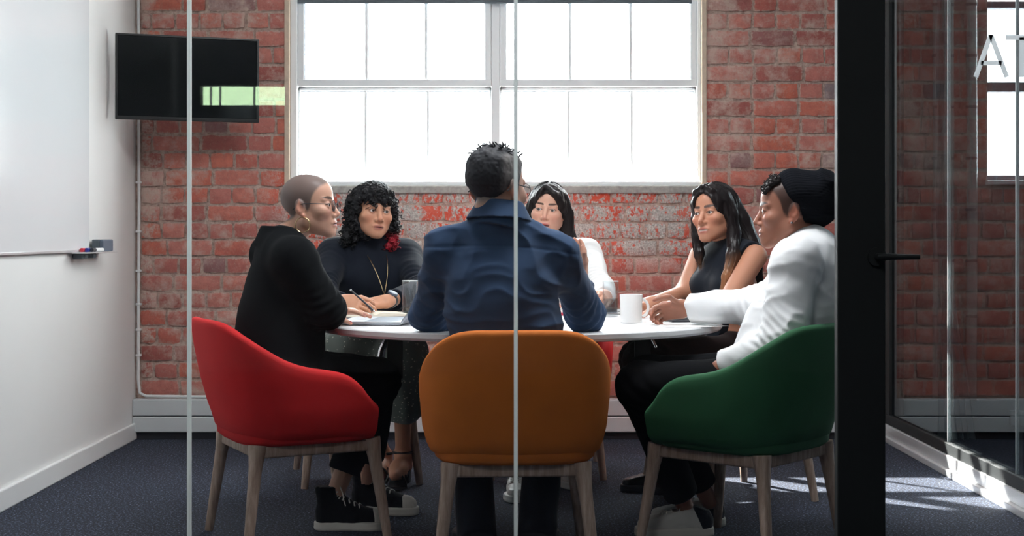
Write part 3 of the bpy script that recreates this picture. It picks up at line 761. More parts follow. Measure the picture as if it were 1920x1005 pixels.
sheet('tablet', (.64, 5.16), .17, .24, .2, TZ + .002, M['dark_cover'], 'thin dark tablet lying by the long-haired woman', 'tablet', .007)
sheet('phone', (.16, 5.52), .075, .15, 1.2, TZ + .001, M['red_plastic'], 'flat red phone lying on the table beyond the blue shirt', 'phone', .010)
dn = thing('dark_notebook', (.40, 5.62, TZ), 'closed dark notebook behind the half-full glass', 'notebook')
MB().box((.30, 5.56, TZ + .001), (.47, 5.76, TZ + .012), .002).build('cover', M['dark_cover'], dn, smooth=False)
MB().box((.303, 5.557, TZ + .003), (.472, 5.757, TZ + .010), .0).build('pages', M['paper'], dn, smooth=False)
# open notebook
nb = thing('open_notebook', (-.57, 5.38, TZ), 'open notebook with cream pages under the writing hand', 'notebook')
rot = .35; Rn = np.array([[math.cos(rot), -math.sin(rot), 0], [math.sin(rot), math.cos(rot), 0], [0, 0, 1]])
MB().box((-.14, -.10, 0), (.14, .10, .004), .001, Rn, (-.555, 5.40, TZ + .001)).build('cover', M['dark_cover'], nb, smooth=False)
for s in (-1, 1):
    xs2 = np.linspace(0, .135, 10); prof = .006 + .012 * np.sqrt(np.clip(xs2 / .03, 0, 1)) * (1 - xs2 / .135 * .75)
    vs = []; m = len(xs2)
    for yy in (-.097, .097):
        for x, z in zip(xs2, prof): vs.append((s * x, yy, z + .004))
        for x in xs2: vs.append((s * x, yy, .0045))
    vs = np.array(vs) @ Rn.T + V(-.555, 5.40, TZ + .001)
    F = []
    for i in range(m - 1): F += [[i, i + 1, 2 * m + i + 1, 2 * m + i], [i, m + i, m + i + 1, i + 1], [2 * m + i, 2 * m + i + 1, 3 * m + i + 1, 3 * m + i]]
    F.append([m - 1, 2 * m - 1, 4 * m - 1, 3 * m - 1])
    mesh_obj('page_block', vs, F, M['cream'], nb, smooth=False)
# laptop: base towards the blazer woman, lid behind the blue sleeve
lp = thing('laptop', (-.46, 5.02, TZ), 'open silver laptop half hidden by the blue sleeve', 'laptop')
rot = -.12; Rl = np.array([[math.cos(rot), -math.sin(rot), 0], [math.sin(rot), math.cos(rot), 0], [0, 0, 1]]); lc = V(-.485, 5.03, TZ)
MB().box((-.12, -.155, .002), (.115, .155, .014), .004, Rl, lc).build('base', M['silver'], lp, smooth=False)
MB().box((-.02, -.135, .0135), (.095, .135, .0146), 0, Rl, lc).build('keyboard', M['keys'], lp, smooth=False)
MB().box((-.095, -.05, .0135), (-.035, .05, .0144), 0, Rl, lc).build('trackpad', M['silver'], lp, smooth=False)
ti = math.radians(38); Rk = Rl @ np.array([[math.cos(ti), 0, math.sin(ti)], [0, 1, 0], [-math.sin(ti), 0, math.cos(ti)]])
ld = MB().box((-.004, -.155, 0), (.003, .155, .20), .002, Rk, lc + Rl @ V(.116, 0, .010)).build('lid', M['silver'], lp, smooth=False)
MB().box((-.0052, -.150, .006), (-.0038, .150, .195), 0, Rk, lc + Rl @ V(.116, 0, .010)).build('screen', M['screen'], ld, smooth=False)
# ------------------------------------------------------------------ people kit
def lerp(a, b, t): return np.asarray(a) + (np.asarray(b) - np.asarray(a)) * t
class Head:
    """local head frame: x to the person's right, y forward, z up, origin between the eyes' level and the ears"""
    def __init__(s, O, F, roll=0.0, scale=1.0):
        s.O = np.asarray(O, float); s.s = scale; F = nrm(F); R = nrm(np.cross(F, [0, 0, 1])); U = np.cross(R, F)
        c, n = math.cos(roll), math.sin(roll); R, U = R * c + U * n, U * c - R * n
        s.M = np.stack([R, F, U], 1)
    def loc(s, P): return ((P - s.O.astype(np.float32)) @ s.M.astype(np.float32)) / s.s
    def w(s, *q): return s.O + s.s * (s.M @ np.asarray(q, float))
    def ws(s, pts): return s.O + s.s * (np.asarray(pts, float) @ s.M.T)

def cran(Q): return smin(ell(Q, (0, -.012, .035), (.0735, .0965, .083)), ell(Q, (0, .020, .043), (.060, .066, .060)), .02)
def head_sdf(Q, jaw=1.0, nose=1.0, chin=0.0, brow=1.0, lips=1.0, cheek=1.0, smile=0.0, open_=0.0):
    A = Q.copy(); A[:, 0] = np.abs(A[:, 0])
    d = cran(Q)
    d = smin(d, ell(Q, (0, .030, -.030), (.0655 * jaw, .061, .077)), .028)
    d = smin(d, cone(A, (.048 * jaw, .004, -.058), (.013, .074 + chin, -.099), .0205, .0175), .032)
    d = smin(d, sph(Q, (0, .078 + chin, -.098), .016), .022)
    d = smin(d, ell(A, (.043, .061, -.024), (.023 * cheek, .024, .019)), .022)
    d = smin(d, cone(A, (.010, .0855, .017), (.047, .070, .020), .0085 * brow, .0085 * brow), .013)
    d = smax(d, -ell(A, (.0315, .099, .000), (.0195, .0165, .0125)), .013)
    d = smin(d, ell(Q, (0, .0785, -.066), (.029, .0195, .026)), .018)
    # nose
    n = cone(Q, (0, .0845, .008), (0, .1075 + .004 * (nose - 1), -.0335), .0070, .0100 * nose)
    n = smin(n, ell(A, (.0115 * nose, .0965, -.0395), (.0075, .0095, .0070)), .007)
    d = smin(d, n, .010)
    d = smax(d, -ell(A, (.0065 * nose, .1015, -.0475), (.0036, .0055, .0042)), .003)
    # lips
    up = smin(ell(A, (.006, .0955, -.0645), (.0125, .0062, .0052 * lips)), ell(A, (.014, .0915, -.0665), (.012, .006, .0040 * lips)), .006)
    lo = ell(Q, (0, .0940, -.0765 - open_), (.0185, .0072, .0062 * lips))
    d = smin(d, smin(up, lo, .002), .006)
    d = smax(d, -ell(A, (0, .104, -.0705 - open_ * .4 + 0 * smile), (.022, .010, .0013 + open_ * .6)), .003)
    # lids with an opening for the eyeball
    lid = sph(A, (.0315, .0765, .0), .0146)
    d = smin(d, lid, .005)
    d = smax(d, -ell(A, (.0315, .0935, -.0005), (.0130, .0125, .0060)), .002)
    # ear
    c, s_ = math.cos(.35), math.sin(.35); R = np.array([[c, -s_, 0], [s_, c, 0], [0, 0, 1]]); R = R @ np.array([[1, 0, 0], [0, .98, -.17], [0, .17, .98]])
    e = ell(A, (.0765, -.012, -.006), (.0075, .0185, .031), R)
    e = smin(e, sph(A, (.0735, -.001, -.036), .0075), .008)
    e = smax(e, -ell(A, (.0850, -.008, -.004), (.0060, .0090, .0150), R), .004)
    return smin(d, e, .006)

def hairline(Q):
    hl = np.interp(Q[:, 1], [-.12, -.085, -.05, -.03, -.012, 0, .012, .022, .030, .042, .058, .075, .1], [-.062, -.062, -.045, -.020, .018, -.005, -.022, -.012, .022, .045, .066, .078, .086])
    return Q[:, 2] - hl - .10 * np.maximum(np.abs(Q[:, 0]) - .04, 0) * (Q[:, 1] > .03)
def smooth01(x, a, b): t = np.clip((x - a) / (b - a), 0, 1); return t * t * (3 - 2 * t)
def face_colors(Q, skin, lip, browc, scalp=None, beard=None, brow_th=1.0, liner=.5, open_=0.0, teeth=False, fade=None):
    A = Q.copy(); A[:, 0] = np.abs(A[:, 0]); n = len(Q); c = np.tile(np.asarray(skin, float), (n, 1))
    def mixc(col, w): nonlocal c; c = c * (1 - w[:, None]) + np.asarray(col, float) * w[:, None]
    rosy = np.asarray(skin) * [1.10, .80, .78]
    mixc(rosy, .45 * np.exp(-((A[:, 0] - .042) ** 2 / .018 ** 2 + (Q[:, 2] + .035) ** 2 / .02 ** 2)) * (Q[:, 1] > .02))
    mixc(rosy, .45 * np.exp(-(Q[:, 0] ** 2 / .012 ** 2 + (Q[:, 2] + .036) ** 2 / .014 ** 2)) * (Q[:, 1] > .08))
    mixc(rosy, .6 * (A[:, 0] > .074) * (np.abs(Q[:, 1] + .01) < .04))
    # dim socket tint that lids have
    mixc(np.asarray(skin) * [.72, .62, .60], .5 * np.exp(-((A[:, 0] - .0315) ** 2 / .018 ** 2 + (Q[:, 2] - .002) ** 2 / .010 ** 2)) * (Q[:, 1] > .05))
    if beard is not None:
        b = smooth01(-Q[:, 2], .030, .055) * smooth01(Q[:, 1], -.01, .015) * smooth01(Q[:, 2], -.125, -.105)
        mixc(beard, .75 * b)
    lm = np.exp(-((A[:, 0] / .0215) ** 4)) * np.exp(-(((Q[:, 2] + .0705 + open_ * .5) / (.0105 + open_ * .8)) ** 4)) * smooth01(Q[:, 1], .083, .089)
    mixc(lip, .9 * lm)
    ml = (A[:, 0] < .0215) & (np.abs(Q[:, 2] + .0703 + open_ * .4) < .0016 + open_ * .5) & (Q[:, 1] > .075)
    mixc((.62, .58, .54) if teeth else (.10, .03, .03), .9 * ml)
    # brows
    zb = .0245 + .0030 * np.sin(np.clip((A[:, 0] - .012) / .042, 0, 1) * 2.2); tw = .0044 * brow_th * np.interp(A[:, 0], [.008, .014, .035, .054], [.4, 1, 1, .25])
    bm = smooth01(tw * 1.35 - np.abs(Q[:, 2] - zb), 0, .0018) * (A[:, 0] > .010) * (A[:, 0] < .054) * (Q[:, 1] > .045)
    mixc(browc, .92 * bm)
    # lash line round the eye opening
    ev = ((A[:, 0] - .0315) / .0150) ** 2 + ((Q[:, 2] + .0) / .0068) ** 2
    mixc((.015, .01, .01), liner * ((ev < 1.25) & (ev > .3) & (Q[:, 1] > .06) & (Q[:, 2] > -.001)))
    if fade is not None: mixc(fade[0], fade[1] * smooth01(hairline(Q), -.006, .016))
    if scalp is not None: mixc(scalp, .9 * smooth01(hairline(Q), -.007, .013))
    return c

def hand_points(wr, d, nrml, right, curl, spread=.0, size=1.0, thumb=(.5, .35)):
    """skeleton of a hand: palm and five finger chains in world space"""
    X = nrm(d); Z = nrm(np.asarray(nrml) - X * np.dot(nrml, X)); Y = np.cross(Z, X) * (1 if right else -1)   # thumb side
    W = lambda x, y, z: np.asarray(wr) + size * (X * x + Y * y + Z * z)
    fingers = []
    for i, (y, L) in enumerate(((.030, .070), (.010, .078), (-.011, .072), (-.030, .056))):
        c = curl[i] if isinstance(curl, (list, tuple)) else curl
        p = np.array([.088 - abs(y - .008) * .25, y, 0.0]); pts = [p]; ang = 0; sp = spread * (y + .0) / .03
        for k, f in enumerate((.46, .31, .25)):
            ang += c * (.75, 1.0, .75)[k]
            step = np.array([math.cos(ang) * math.cos(sp), math.cos(ang) * math.sin(sp), -math.sin(ang)]) * L * f
            p = p + step; pts.append(p)
        fingers.append([W(*q) for q in pts])
    o, b = thumb
    t0 = np.array([.022, .026, -.006]); t1 = t0 + np.array([.034, .026 * o * 2, -.012 - .012 * b]); t2 = t1 + np.array([.030, .010 * o, -.010 - .012 * b]); t3 = t2 + np.array([.022, .0, -.006 - .008 * b])
    fingers.append([W(*q) for q in (t0, t1, t2, t3)])
    return dict(W=W, X=X, Y=Y, Z=Z, f=fingers, s=size, wr=np.asarray(wr))
def hand_sdf(P, H):
    s = H['s']; R = np.stack([H['X'], H['Y'], H['Z']], 1)
    d = rbox(P, H['W'](.050, .000, 0), np.array([.042, .039, .0135]) * s, .0125 * s, R)
    d = smin(d, cone(P, H['W'](-.01, 0, 0), H['W'](.03, 0, 0), .025 * s, .024 * s, (H['Z'], .72)), .02 * s)
    d = smin(d, cone(P, H['W'](.018, .018, -.006), H['W'](.05, .034, -.012), .017 * s, .013 * s), .015 * s)
    for i, f in enumerate(H['f']):
        r = (.0086, .0090, .0086, .0076, .0100)[i] * s
        e = chain(P, f, [r, r * .95, r * .88, r * .72], .004 * s)
        d = smin(d, e, .007 * s) if i in (0, 4) else smin(d, e, .005 * s)
    return d

class J: pass
def skeleton(**k):
    j = J(); j.__dict__.update({a: (np.asarray(b, float) if not isinstance(b, (tuple, list)) or isinstance(b[0], (int, float)) else [np.asarray(x, float) for x in b]) for a, b in k.items() if a not in ('head', 'w', 'fat', 'bust', 'trap')})
    j.head = k['head']; j.w = k.get('w', 1.0); j.fat = k.get('fat', 1.0); j.bust = k.get('bust', 0.0); j.trap = k.get('trap', 1.0)
    j.R = nrm(j.sh[1] - j.sh[0]); U = nrm(j.neck - j.pelvis); j.F = nrm(np.cross(U, j.R)); j.U = np.cross(j.R, j.F); j.B = np.stack([j.R, j.F, j.U], 1)
    return j                                     # index 0 = own left, 1 = own right
def torso(P, j, inf=0.0):
    w, t = j.w, j.fat
    d = ell(P, j.chest, (.150 * w, .108 * t, .185), j.B)
    d = smin(d, ell(P, lerp(j.chest, j.pelvis, .5), (.130 * w * t, .104 * t, .17), j.B), .07)
    d = smin(d, ell(P, j.pelvis, (.165 * w, .125, .115), j.B), .07)
    for k in (0, 1):
        s_ = j.sh[k]; n = j.neck - j.U * .035
        d = smin(d, cone(P, s_ - j.U * .005, n, .050 * w, .058 * w * j.trap), .05)
        if j.bust: d = smin(d, ell(P, j.chest + j.F * .075 + j.R * (.07 if k else -.07) * w + j.U * .005, V(.062, .055, .062) * j.bust, j.B), .04)
    return d - inf
def arm(P, j, k, r=(.047, .040, .036, .026), inf=0.0, kk=.03):
    d = cone(P, j.sh[k], j.el[k], r[0], r[1]); return smin(d, cone(P, j.el[k], j.wr[k], r[2] + .003, r[3]), kk) - inf
def leg(P, j, k, r=(.080, .056, .052, .034), inf=0.0):
    d = cone(P, j.hip[k], j.kn[k], r[0], r[1]); return smin(d, cone(P, j.kn[k], j.an[k], r[2], r[3]), .03) - inf
def foot(P, a, d):
    d = nrm(V(d[0], d[1], 0)); z = V(0, 0, 1); g = np.asarray(a) * [1, 1, 0]; zb = a[2] - .085
    h = lambda f, up: g + d * f + z * (up + zb)
    return smin(smin(cone(P, a, h(-.035, .035), .034, .030), cone(P, h(-.02, .035), h(.09, .035), .034, .033), .02), smin(cone(P, h(0, .07), h(.1, .035), .032, .028), cone(P, h(.08, .03), h(.155, .022), .036, .022), .02), .02)
def folds(P, amp, f=(9, 9, 16), seed=0.0, warp=.6):
    q = P * np.asarray(f, np.float32) + seed; n0 = vnoise(q * .45 + 7.3)
    q = q + (warp * 3 * (n0 - .5))[:, None]
    n = vnoise(q); r = 1 - np.abs(2 * n - 1); return amp * (r * r - .35)
def joint_folds(P, c, axis, amp, rad, lam=.026):
    q = P - np.asarray(c, np.float32); t = q @ np.asarray(nrm(axis), np.float32); r2 = (q * q).sum(1)
    wob = 2.2 * vnoise(P * 14) ; return amp * np.sin(t * 2 * PI / lam + wob * 3) * np.exp(-r2 / rad ** 2)
def band(P, a, b, ra, rb, th, rnd=.002):
    a = np.asarray(a, np.float32); b = np.asarray(b, np.float32); ab = b - a; L = float(np.linalg.norm(ab)); n = ab / L
    q = P - a; t = q @ n; rad = np.sqrt(np.maximum((q * q).sum(1) - t * t, 0)); r = ra + (rb - ra) * np.clip(t / L, 0, 1)
    return smax(np.abs(rad - r) - th / 2, np.maximum(-t, t - L), rnd)

def skin_mat(name, tone, rough=.48): return pm(name, tone, rough, .10, 60, .06, 500, attr=True, spec=.35, sss=.12)
def body(root, j, hp, colors, tone, mat, hands, feet=None, rest_h=.011, lowneck=.054, nails=None, bare=False, nk=.044):
    """one continuous skin surface: head, neck, trunk, arms, hands, legs and feet"""
    hd = j.head; nb = hd.w(0, -.034, -.070); tone = np.asarray(tone, float)
    neckf = lambda P: smin(cone(P, nb, j.neck, nk * hd.s, lowneck), ell(P, j.neck - j.U * .045, (.07, .045, .03), j.B), .03)
    def fh(P): return smin(head_sdf(hd.loc(P), **hp) * hd.s, neckf(P), .022)
    pts = hd.ws([(-.1, -.12, -.13), (.1, .125, .135), (.1, -.12, .135), (-.1, .125, -.13), (.1, .125, -.13), (-.1, -.12, .135)])
    lo, hi = bounds(np.concatenate([pts, [j.neck - V(.06, .06, .03), j.neck + V(.06, .06, 0)]]), .012)
    out = [surf(fh, lo, hi, .0023)]; cols = [colors(hd.loc(out[0][0].astype(np.float32)))]
    for k in (0, 1):
        H = hands[k]
        if H is None: continue
        fa = lambda P: smin(hand_sdf(P, H), cone(P, j.el[k], j.wr[k], .039 if bare else .034, .026), .02)
        allp = np.concatenate([np.array(f) for f in H['f']] + [[H['wr'], H['W'](.05, .04, 0), H['W'](.05, -.04, 0), lerp(j.wr[k], j.el[k], .25)]])
        l2, h2 = bounds(allp, .022); v, q = surf(fa, l2, h2, .0026); out.append((v, q)); c = np.tile(tone, (len(v), 1)) * (1 + .12 * (vnoise(v * 60)[:, None] - .5))
        tips = np.array([f[3] for f in H['f']]); dist = np.min(np.linalg.norm(v[:, None] - tips[None], axis=2), 1)
        tipw = smooth01(-dist, -.022, -.008)[:, None]; c = c * (1 - .35 * tipw) + (tone * [1.15, .85, .85]) * .35 * tipw
        nl = (dist < .0088) & ((v - H['wr']) @ H['Z'] > 0) if nails is not None else None
        for fi in H['f']:
            T = nrm(fi[3] - fi[2]); up = nrm(H['Z'] - T * np.dot(H['Z'], T)); qv = v - (fi[3] + up * .003)
            m_ = (np.linalg.norm(qv, axis=1) < .0085) & (qv @ up > .0012)
            c[m_] = nails if nails is not None else tone * [1.15, 1.0, 1.0] + .04
        cols.append(c)
    def fr(P):
        d = smin(torso(P, j, -.018), neckf(P) + .002, .03)
        for k in (0, 1):
            d = smin(d, arm(P, j, k, inf=-.001 if bare else -.010), .03 if bare else .015); d = smin(d, leg(P, j, k, inf=-.004), .02)
            if feet is not None: d = smin(d, foot(P, j.an[k], feet[k]), .02)
        return d
    allp = np.concatenate([j.sh, j.el, j.wr, j.hip, j.kn, j.an, [j.neck, j.pelvis, j.chest]])
    lo, hi = bounds(allp, .17); lo[2] = min(lo[2], -.0); v, q = surf(fr, lo, hi, rest_h); out.append((v, q)); cols.append(np.tile(tone, (len(v), 1)))
    v, q = join_surfs(out); o = mesh_obj('body', v, q, mat, root, cols=np.clip(np.concatenate(cols), 0, 1)); return o

def eyes(root, hd, gaze=(0, 1, 0), iris=(.06, .03, .015)):
    prof = [0, .10, .19, .21, .32, .44, .47, .55, .7, .9, 1.2, 1.6, 2.2, PI]; n = 20; g = nrm(gaze)
    u = nrm(np.cross(g, [0, 0, 1])); w = np.cross(u, g)
    for sx in (-1, 1):
        vs, cs = [], []
        for a in prof:
            for t in np.linspace(0, 2 * PI, n, endpoint=False):
                r = .0132; q = g * math.cos(a) + (u * math.cos(t) + w * math.sin(t)) * math.sin(a)
                vs.append(V(sx * .0315, .0765, 0) + q * r); cs.append((.01, .01, .01) if a < .2 else iris if a < .45 else (.02, .012, .01) if a < .48 else (.62, .58, .56))
        f = [[i * n + k, i * n + (k + 1) % n, (i + 1) * n + (k + 1) % n, (i + 1) * n + k] for i in range(len(prof) - 1) for k in range(n)]
        mesh_obj('eye', hd.ws(vs), f, M['eye'], root, cols=np.array(cs))
M['eye'] = pm('eyeball', (.5, .5, .5), .08, .02, 10, attr=True, coat=.6)

def shoe(root, heel, d, L=.27, high=False, upper=None, sole=None, toe=None, lace=None, heelpatch=None, z0=0.0, roll=0.0):
    d = nrm(V(d[0], d[1], 0)); y = np.cross([0, 0, 1], d); R = np.stack([d, y, V(0, 0, 1)], 1); heel = V(heel[0], heel[1], z0); s = L / .27
    def lc(P): return ((P - heel.astype(np.float32)) @ R.astype(np.float32)) / s
    def foot2(Q): 
        q = Q.copy(); q[:, 2] = 0
        return smin(cone(q, (.036, 0, 0), (.19, .004, 0), .035, .046), cone(q, (.19, .004, 0), (.222, .006, 0), .046, .040), .03)
    def up(P):
        Q = lc(P); u = smin(cone(Q, (.042, 0, .045), (.13, 0, .050), .035, .039), cone(Q, (.13, .002, .046), (.218, .005, .034), .039, .034), .03)
        u = smin(u, cone(Q, (.045, 0, .05), (.10, 0, .085), .034, .030), .025)
        if high: u = smin(u, cone(Q, (.055, 0, .08), (.045, 0, .135), .038, .041), .03); u = smax(u, Q[:, 2] - .150, .004)
        else: u = smax(u, Q[:, 2] - .098 + .25 * np.maximum(Q[:, 0] - .06, 0), .006)
        u = smax(u, foot2(Q) + .002, .006)
        u = u - .0010 * np.sin(vnoise(Q * 60) * 9)
        return smax(u, .018 - Q[:, 2], .003) * s
    def so(P):
        Q = lc(P); return (smax(foot2(Q), np.abs(Q[:, 2] - .015) - .015, .005) - .0012 * (np.abs(Q[:, 2] - .010) < .0025)) * s
    pts = [heel + R @ V(a, b, c) * s for a in (0, .265) for b in (-.05, .05) for c in (0, .16 if high else .10)]
    u = solid('shoe', up, pts, .012, .0036, upper, root)
    solid('sole', so, pts, .012, .0036, sole, u)
    W = lambda a, b, c: heel + R @ V(a, b, c) * s
    if lace is not None:
        mb = MB(); steps = ((.105, .0900), (.122, .0855), (.139, .0815), (.156, .0775), (.172, .0735)) if not high else ((.088, .140), (.090, .127), (.095, .118), (.107, .113), (.123, .104), (.140, .0935), (.157, .087))
        for i, (a, c) in enumerate(steps): mb.tube([W(a + .004 - (.010 if c > .11 else 0), -.025, c - .008), W(a, -.010, c), W(a, .010, c), W(a + .005 - (.010 if c > .11 else 0), .025, c - .008)], .0026 * s, 6)
        a, c = steps[0]
        for sg in (-1, 1): mb.tube([W(a, 0, c + .003), W(a + .006, .022 * sg, c + .010), W(a + .016, .036 * sg, c - .010), W(a + .02, .036 * sg, c - .035), W(a + .026, .040 * sg, c - .052)], .002 * s, 6)
        mb.build('laces', lace, u)
    if toe is not None:
        def tc(P): Q = lc(P); return np.maximum(up(P) - .0016, (.205 - Q[:, 0] + 2.2 * Q[:, 1] ** 2 * 4) * s)
        solid('toe_cap', tc, [W(.2, -.05, .01), W(.27, .05, .08)], .01, .003, toe, u)
    if heelpatch is not None:
        def hp_(P): Q = lc(P); return np.maximum(up(P) - .0016, (Q[:, 0] - .075 + .45 * (.1 - Q[:, 2])) * s)
        solid('heel_patch', hp_, [W(-.01, -.05, .01), W(.12, .05, .11)], .01, .003, heelpatch, u)
    return u

def strands(root_name, paths, r, mat, parent, n=4, cols=None):
    mb = MB()
    for p in paths:
        m = len(p); rr = np.interp(np.linspace(0, 1, m), [0, .15, .7, 1], [.8, 1, .8, .25]) * r; mb.tube(p, rr, n, caps=False)
    v = np.concatenate(mb.v); f = np.array(mb.f)
    return mesh_obj(root_name, v, f, mat, parent, cols=None if cols is None else cols(v))
def hair_mat(name, rgb, rough=.5): return pm(name, rgb, rough, .3, 120, attr=True, spec=.22, stretch=(1, 1, .12))
def torus_tube(mb, c, u, w, R, r, n=28, k=8, a0=0, a1=2 * PI):
    cl = abs(a1 - a0) > 6.2; t = np.linspace(a0, a1, n, endpoint=not cl)
    return mb.tube([np.asarray(c) + R * (math.cos(a) * np.asarray(u) + math.sin(a) * np.asarray(w)) for a in t], r, k, closed=cl)
def glasses(root, hd, frame, half=False, rl=.0205):
    mb = MB(); X, Y, Z = hd.M[:, 0], hd.M[:, 1], hd.M[:, 2]
    cs = [hd.w(sx * .0325, .1035, -.003) for sx in (-1, 1)]
    for c in cs: torus_tube(mb, c, X, Z, rl * hd.s, .0012 if not half else .0010, 28, 6)
    mb.tube([hd.w(-.013, .1045, .004), hd.w(0, .109, .007), hd.w(.013, .1045, .004)], .0012, 6)
    for sx in (-1, 1): mb.tube([hd.w(sx * .052, .103, .003), hd.w(sx * .064, .090, .004), hd.w(sx * .0785, .01, .008), hd.w(sx * .0785, -.012, .006), hd.w(sx * .077, -.040, -.014)], [.0016, .0016, .0018, .0020, .0020], 6)
    g = mb.build('glasses', frame, root)
    for c in cs:
        l = MB(); n = 24; a = np.linspace(0, 2 * PI, n, endpoint=False); ring = np.array([c + rl * .97 * hd.s * (math.cos(t) * X + math.sin(t) * Z) for t in a])
        l.add(np.concatenate([ring + Y * .0005, ring - Y * .0005]), [list(range(n)), list(range(2 * n - 1, n - 1, -1))] + [[i, (i + 1) % n, n + (i + 1) % n, n + i] for i in range(n)]).build('lens', M['lens'], g, smooth=False)
    return g
M['lens'] = glass_mat('spectacle_lens', (.97, .96, .98), 2.5)
def hoop(root, hd, sx, R, r, mat, drop=.0):
    c = hd.w(sx * .0795, -.002, -.042 - R / hd.s - drop); mb = MB(); torus_tube(mb, c, hd.M[:, 1], hd.M[:, 2], R, r, 36, 8); return mb.build('earring', mat, root)
# ------------------------------------------------------------------ six people round the table
def cloth(name, rgb, rough=.85, var=.12, sheen=.2, bump=.08): return pm(name, rgb, rough, var, 14, bump, 900, sheen=sheen, spec=.1)
M['denim'] = cloth('blue_chambray', srgb(50, 70, 98), .88, .25, .1)
M['navy_trouser'] = cloth('navy_trousers', srgb(24, 28, 36))
M['black_wool'] = cloth('black_blazer_wool', srgb(13, 15, 18), .9, .15, 0)
M['black_trouser'] = cloth('black_trousers', srgb(12, 13, 16), .9, .15, 0)
M['black_knit'] = cloth('blue_black_knit', srgb(18, 23, 34), .85, .15, .05)
M['white_knit'] = cloth('white_sweater', srgb(232, 234, 236), .85, .03, .15)
M['white_blouse'] = cloth('white_blouse', srgb(236, 236, 236), .8, .03, .1)
M['black_satin'] = cloth('black_top', srgb(18, 24, 34), .6, .15, .1)
M['brown_trouser'] = cloth('dark_brown_trousers', srgb(36, 26, 26), .8, .15, .1)
M['beanie'] = cloth('black_beanie_knit', srgb(14, 16, 22), .95, .2, 0, .3)
M['shoe_black'] = cloth('black_canvas', srgb(18, 19, 22), .8, .15, .1)
M['rubber'] = pm('off_white_rubber', srgb(206, 202, 194), .55, .06, 30)
M['shoe_grey'] = cloth('grey_white_canvas', srgb(196, 194, 190), .8, .08, .1)
M['shoe_white'] = pm('white_leather', srgb(222, 222, 220), .5, .04, 20)
M['lace'] = cloth('white_lace', srgb(205, 203, 198), .9, .05, 0)
M['leather_black'] = pm('black_leather', srgb(20, 18, 19), .4, .2, 40)
def skirt_mat():
    m = NT('speckled_grey_green_skirt'); co = m.obj(); v = m.n('ShaderNodeTexVoronoi', i_Scale=70.0); m.l(co, v.inputs['Vector'])
    f = m.noise(co, 8, 4); base = m.mix(f, srgb(84, 94, 88), srgb(116, 126, 118))
    m.l(m.mix(m.ramp(v.outputs['Distance'], [(.16, (1, 1, 1)), (.22, (0, 0, 0))]), base, srgb(214, 214, 196)), m.b.inputs['Base Color']); m.set(Roughness=.7, Sheen_Weight=.2); return m.m
M['skirt'] = skirt_mat()
HB = hair_mat('black_hair', srgb(20, 18, 22)); 
ankle_z = .095

def sleeve(P, j, k, r, cuff, inf, seed, fa=.006):
    """one long sleeve, closed at the cuff"""
    e = lerp(j.wr[k], j.el[k], cuff); d = cone(P, j.sh[k], j.el[k], r[0], r[1]); d = smin(d, cone(P, j.el[k], e, r[1], r[2]), .035)
    d = smax(d, plane(P, e, j.wr[k] - j.el[k]), .006)
    d = d - joint_folds(P, j.el[k], j.wr[k] - j.sh[k], .0045, .085) - joint_folds(P, lerp(j.sh[k], j.el[k], .12), j.el[k] - j.sh[k], .002, .07, .035)
    return d - inf - folds(P, fa, (8, 8, 8), seed + k * 3.1)
def trousers(P, j, r=(.092, .072, .066, .052), hem=.10, seed=1.0):
    d = ell(P, j.pelvis + j.U * -.005, (.172 * j.w, .132, .115), j.B)
    for k in (0, 1):
        e = lerp(j.an[k], j.kn[k], hem); t = smin(cone(P, j.hip[k], j.kn[k], r[0], r[1]), cone(P, j.kn[k], e, r[2], r[3]), .03)
        t = smax(t, plane(P, e, j.an[k] - j.kn[k]), .005); t = t - joint_folds(P, j.kn[k], j.an[k] - j.hip[k], .004, .09, .035); d = smin(d, t, .03 if k == 0 else .02)
    return d - folds(P, .007, (7, 7, 9), seed)
def legpts(j): return np.concatenate([j.hip, j.kn, j.an, [j.pelvis]])
def toppts(j): return np.concatenate([j.sh, j.el, j.wr, [j.neck, j.pelvis, j.chest]])
def person(loc, label): return thing('person', (loc[0], loc[1], 0), label, 'person')

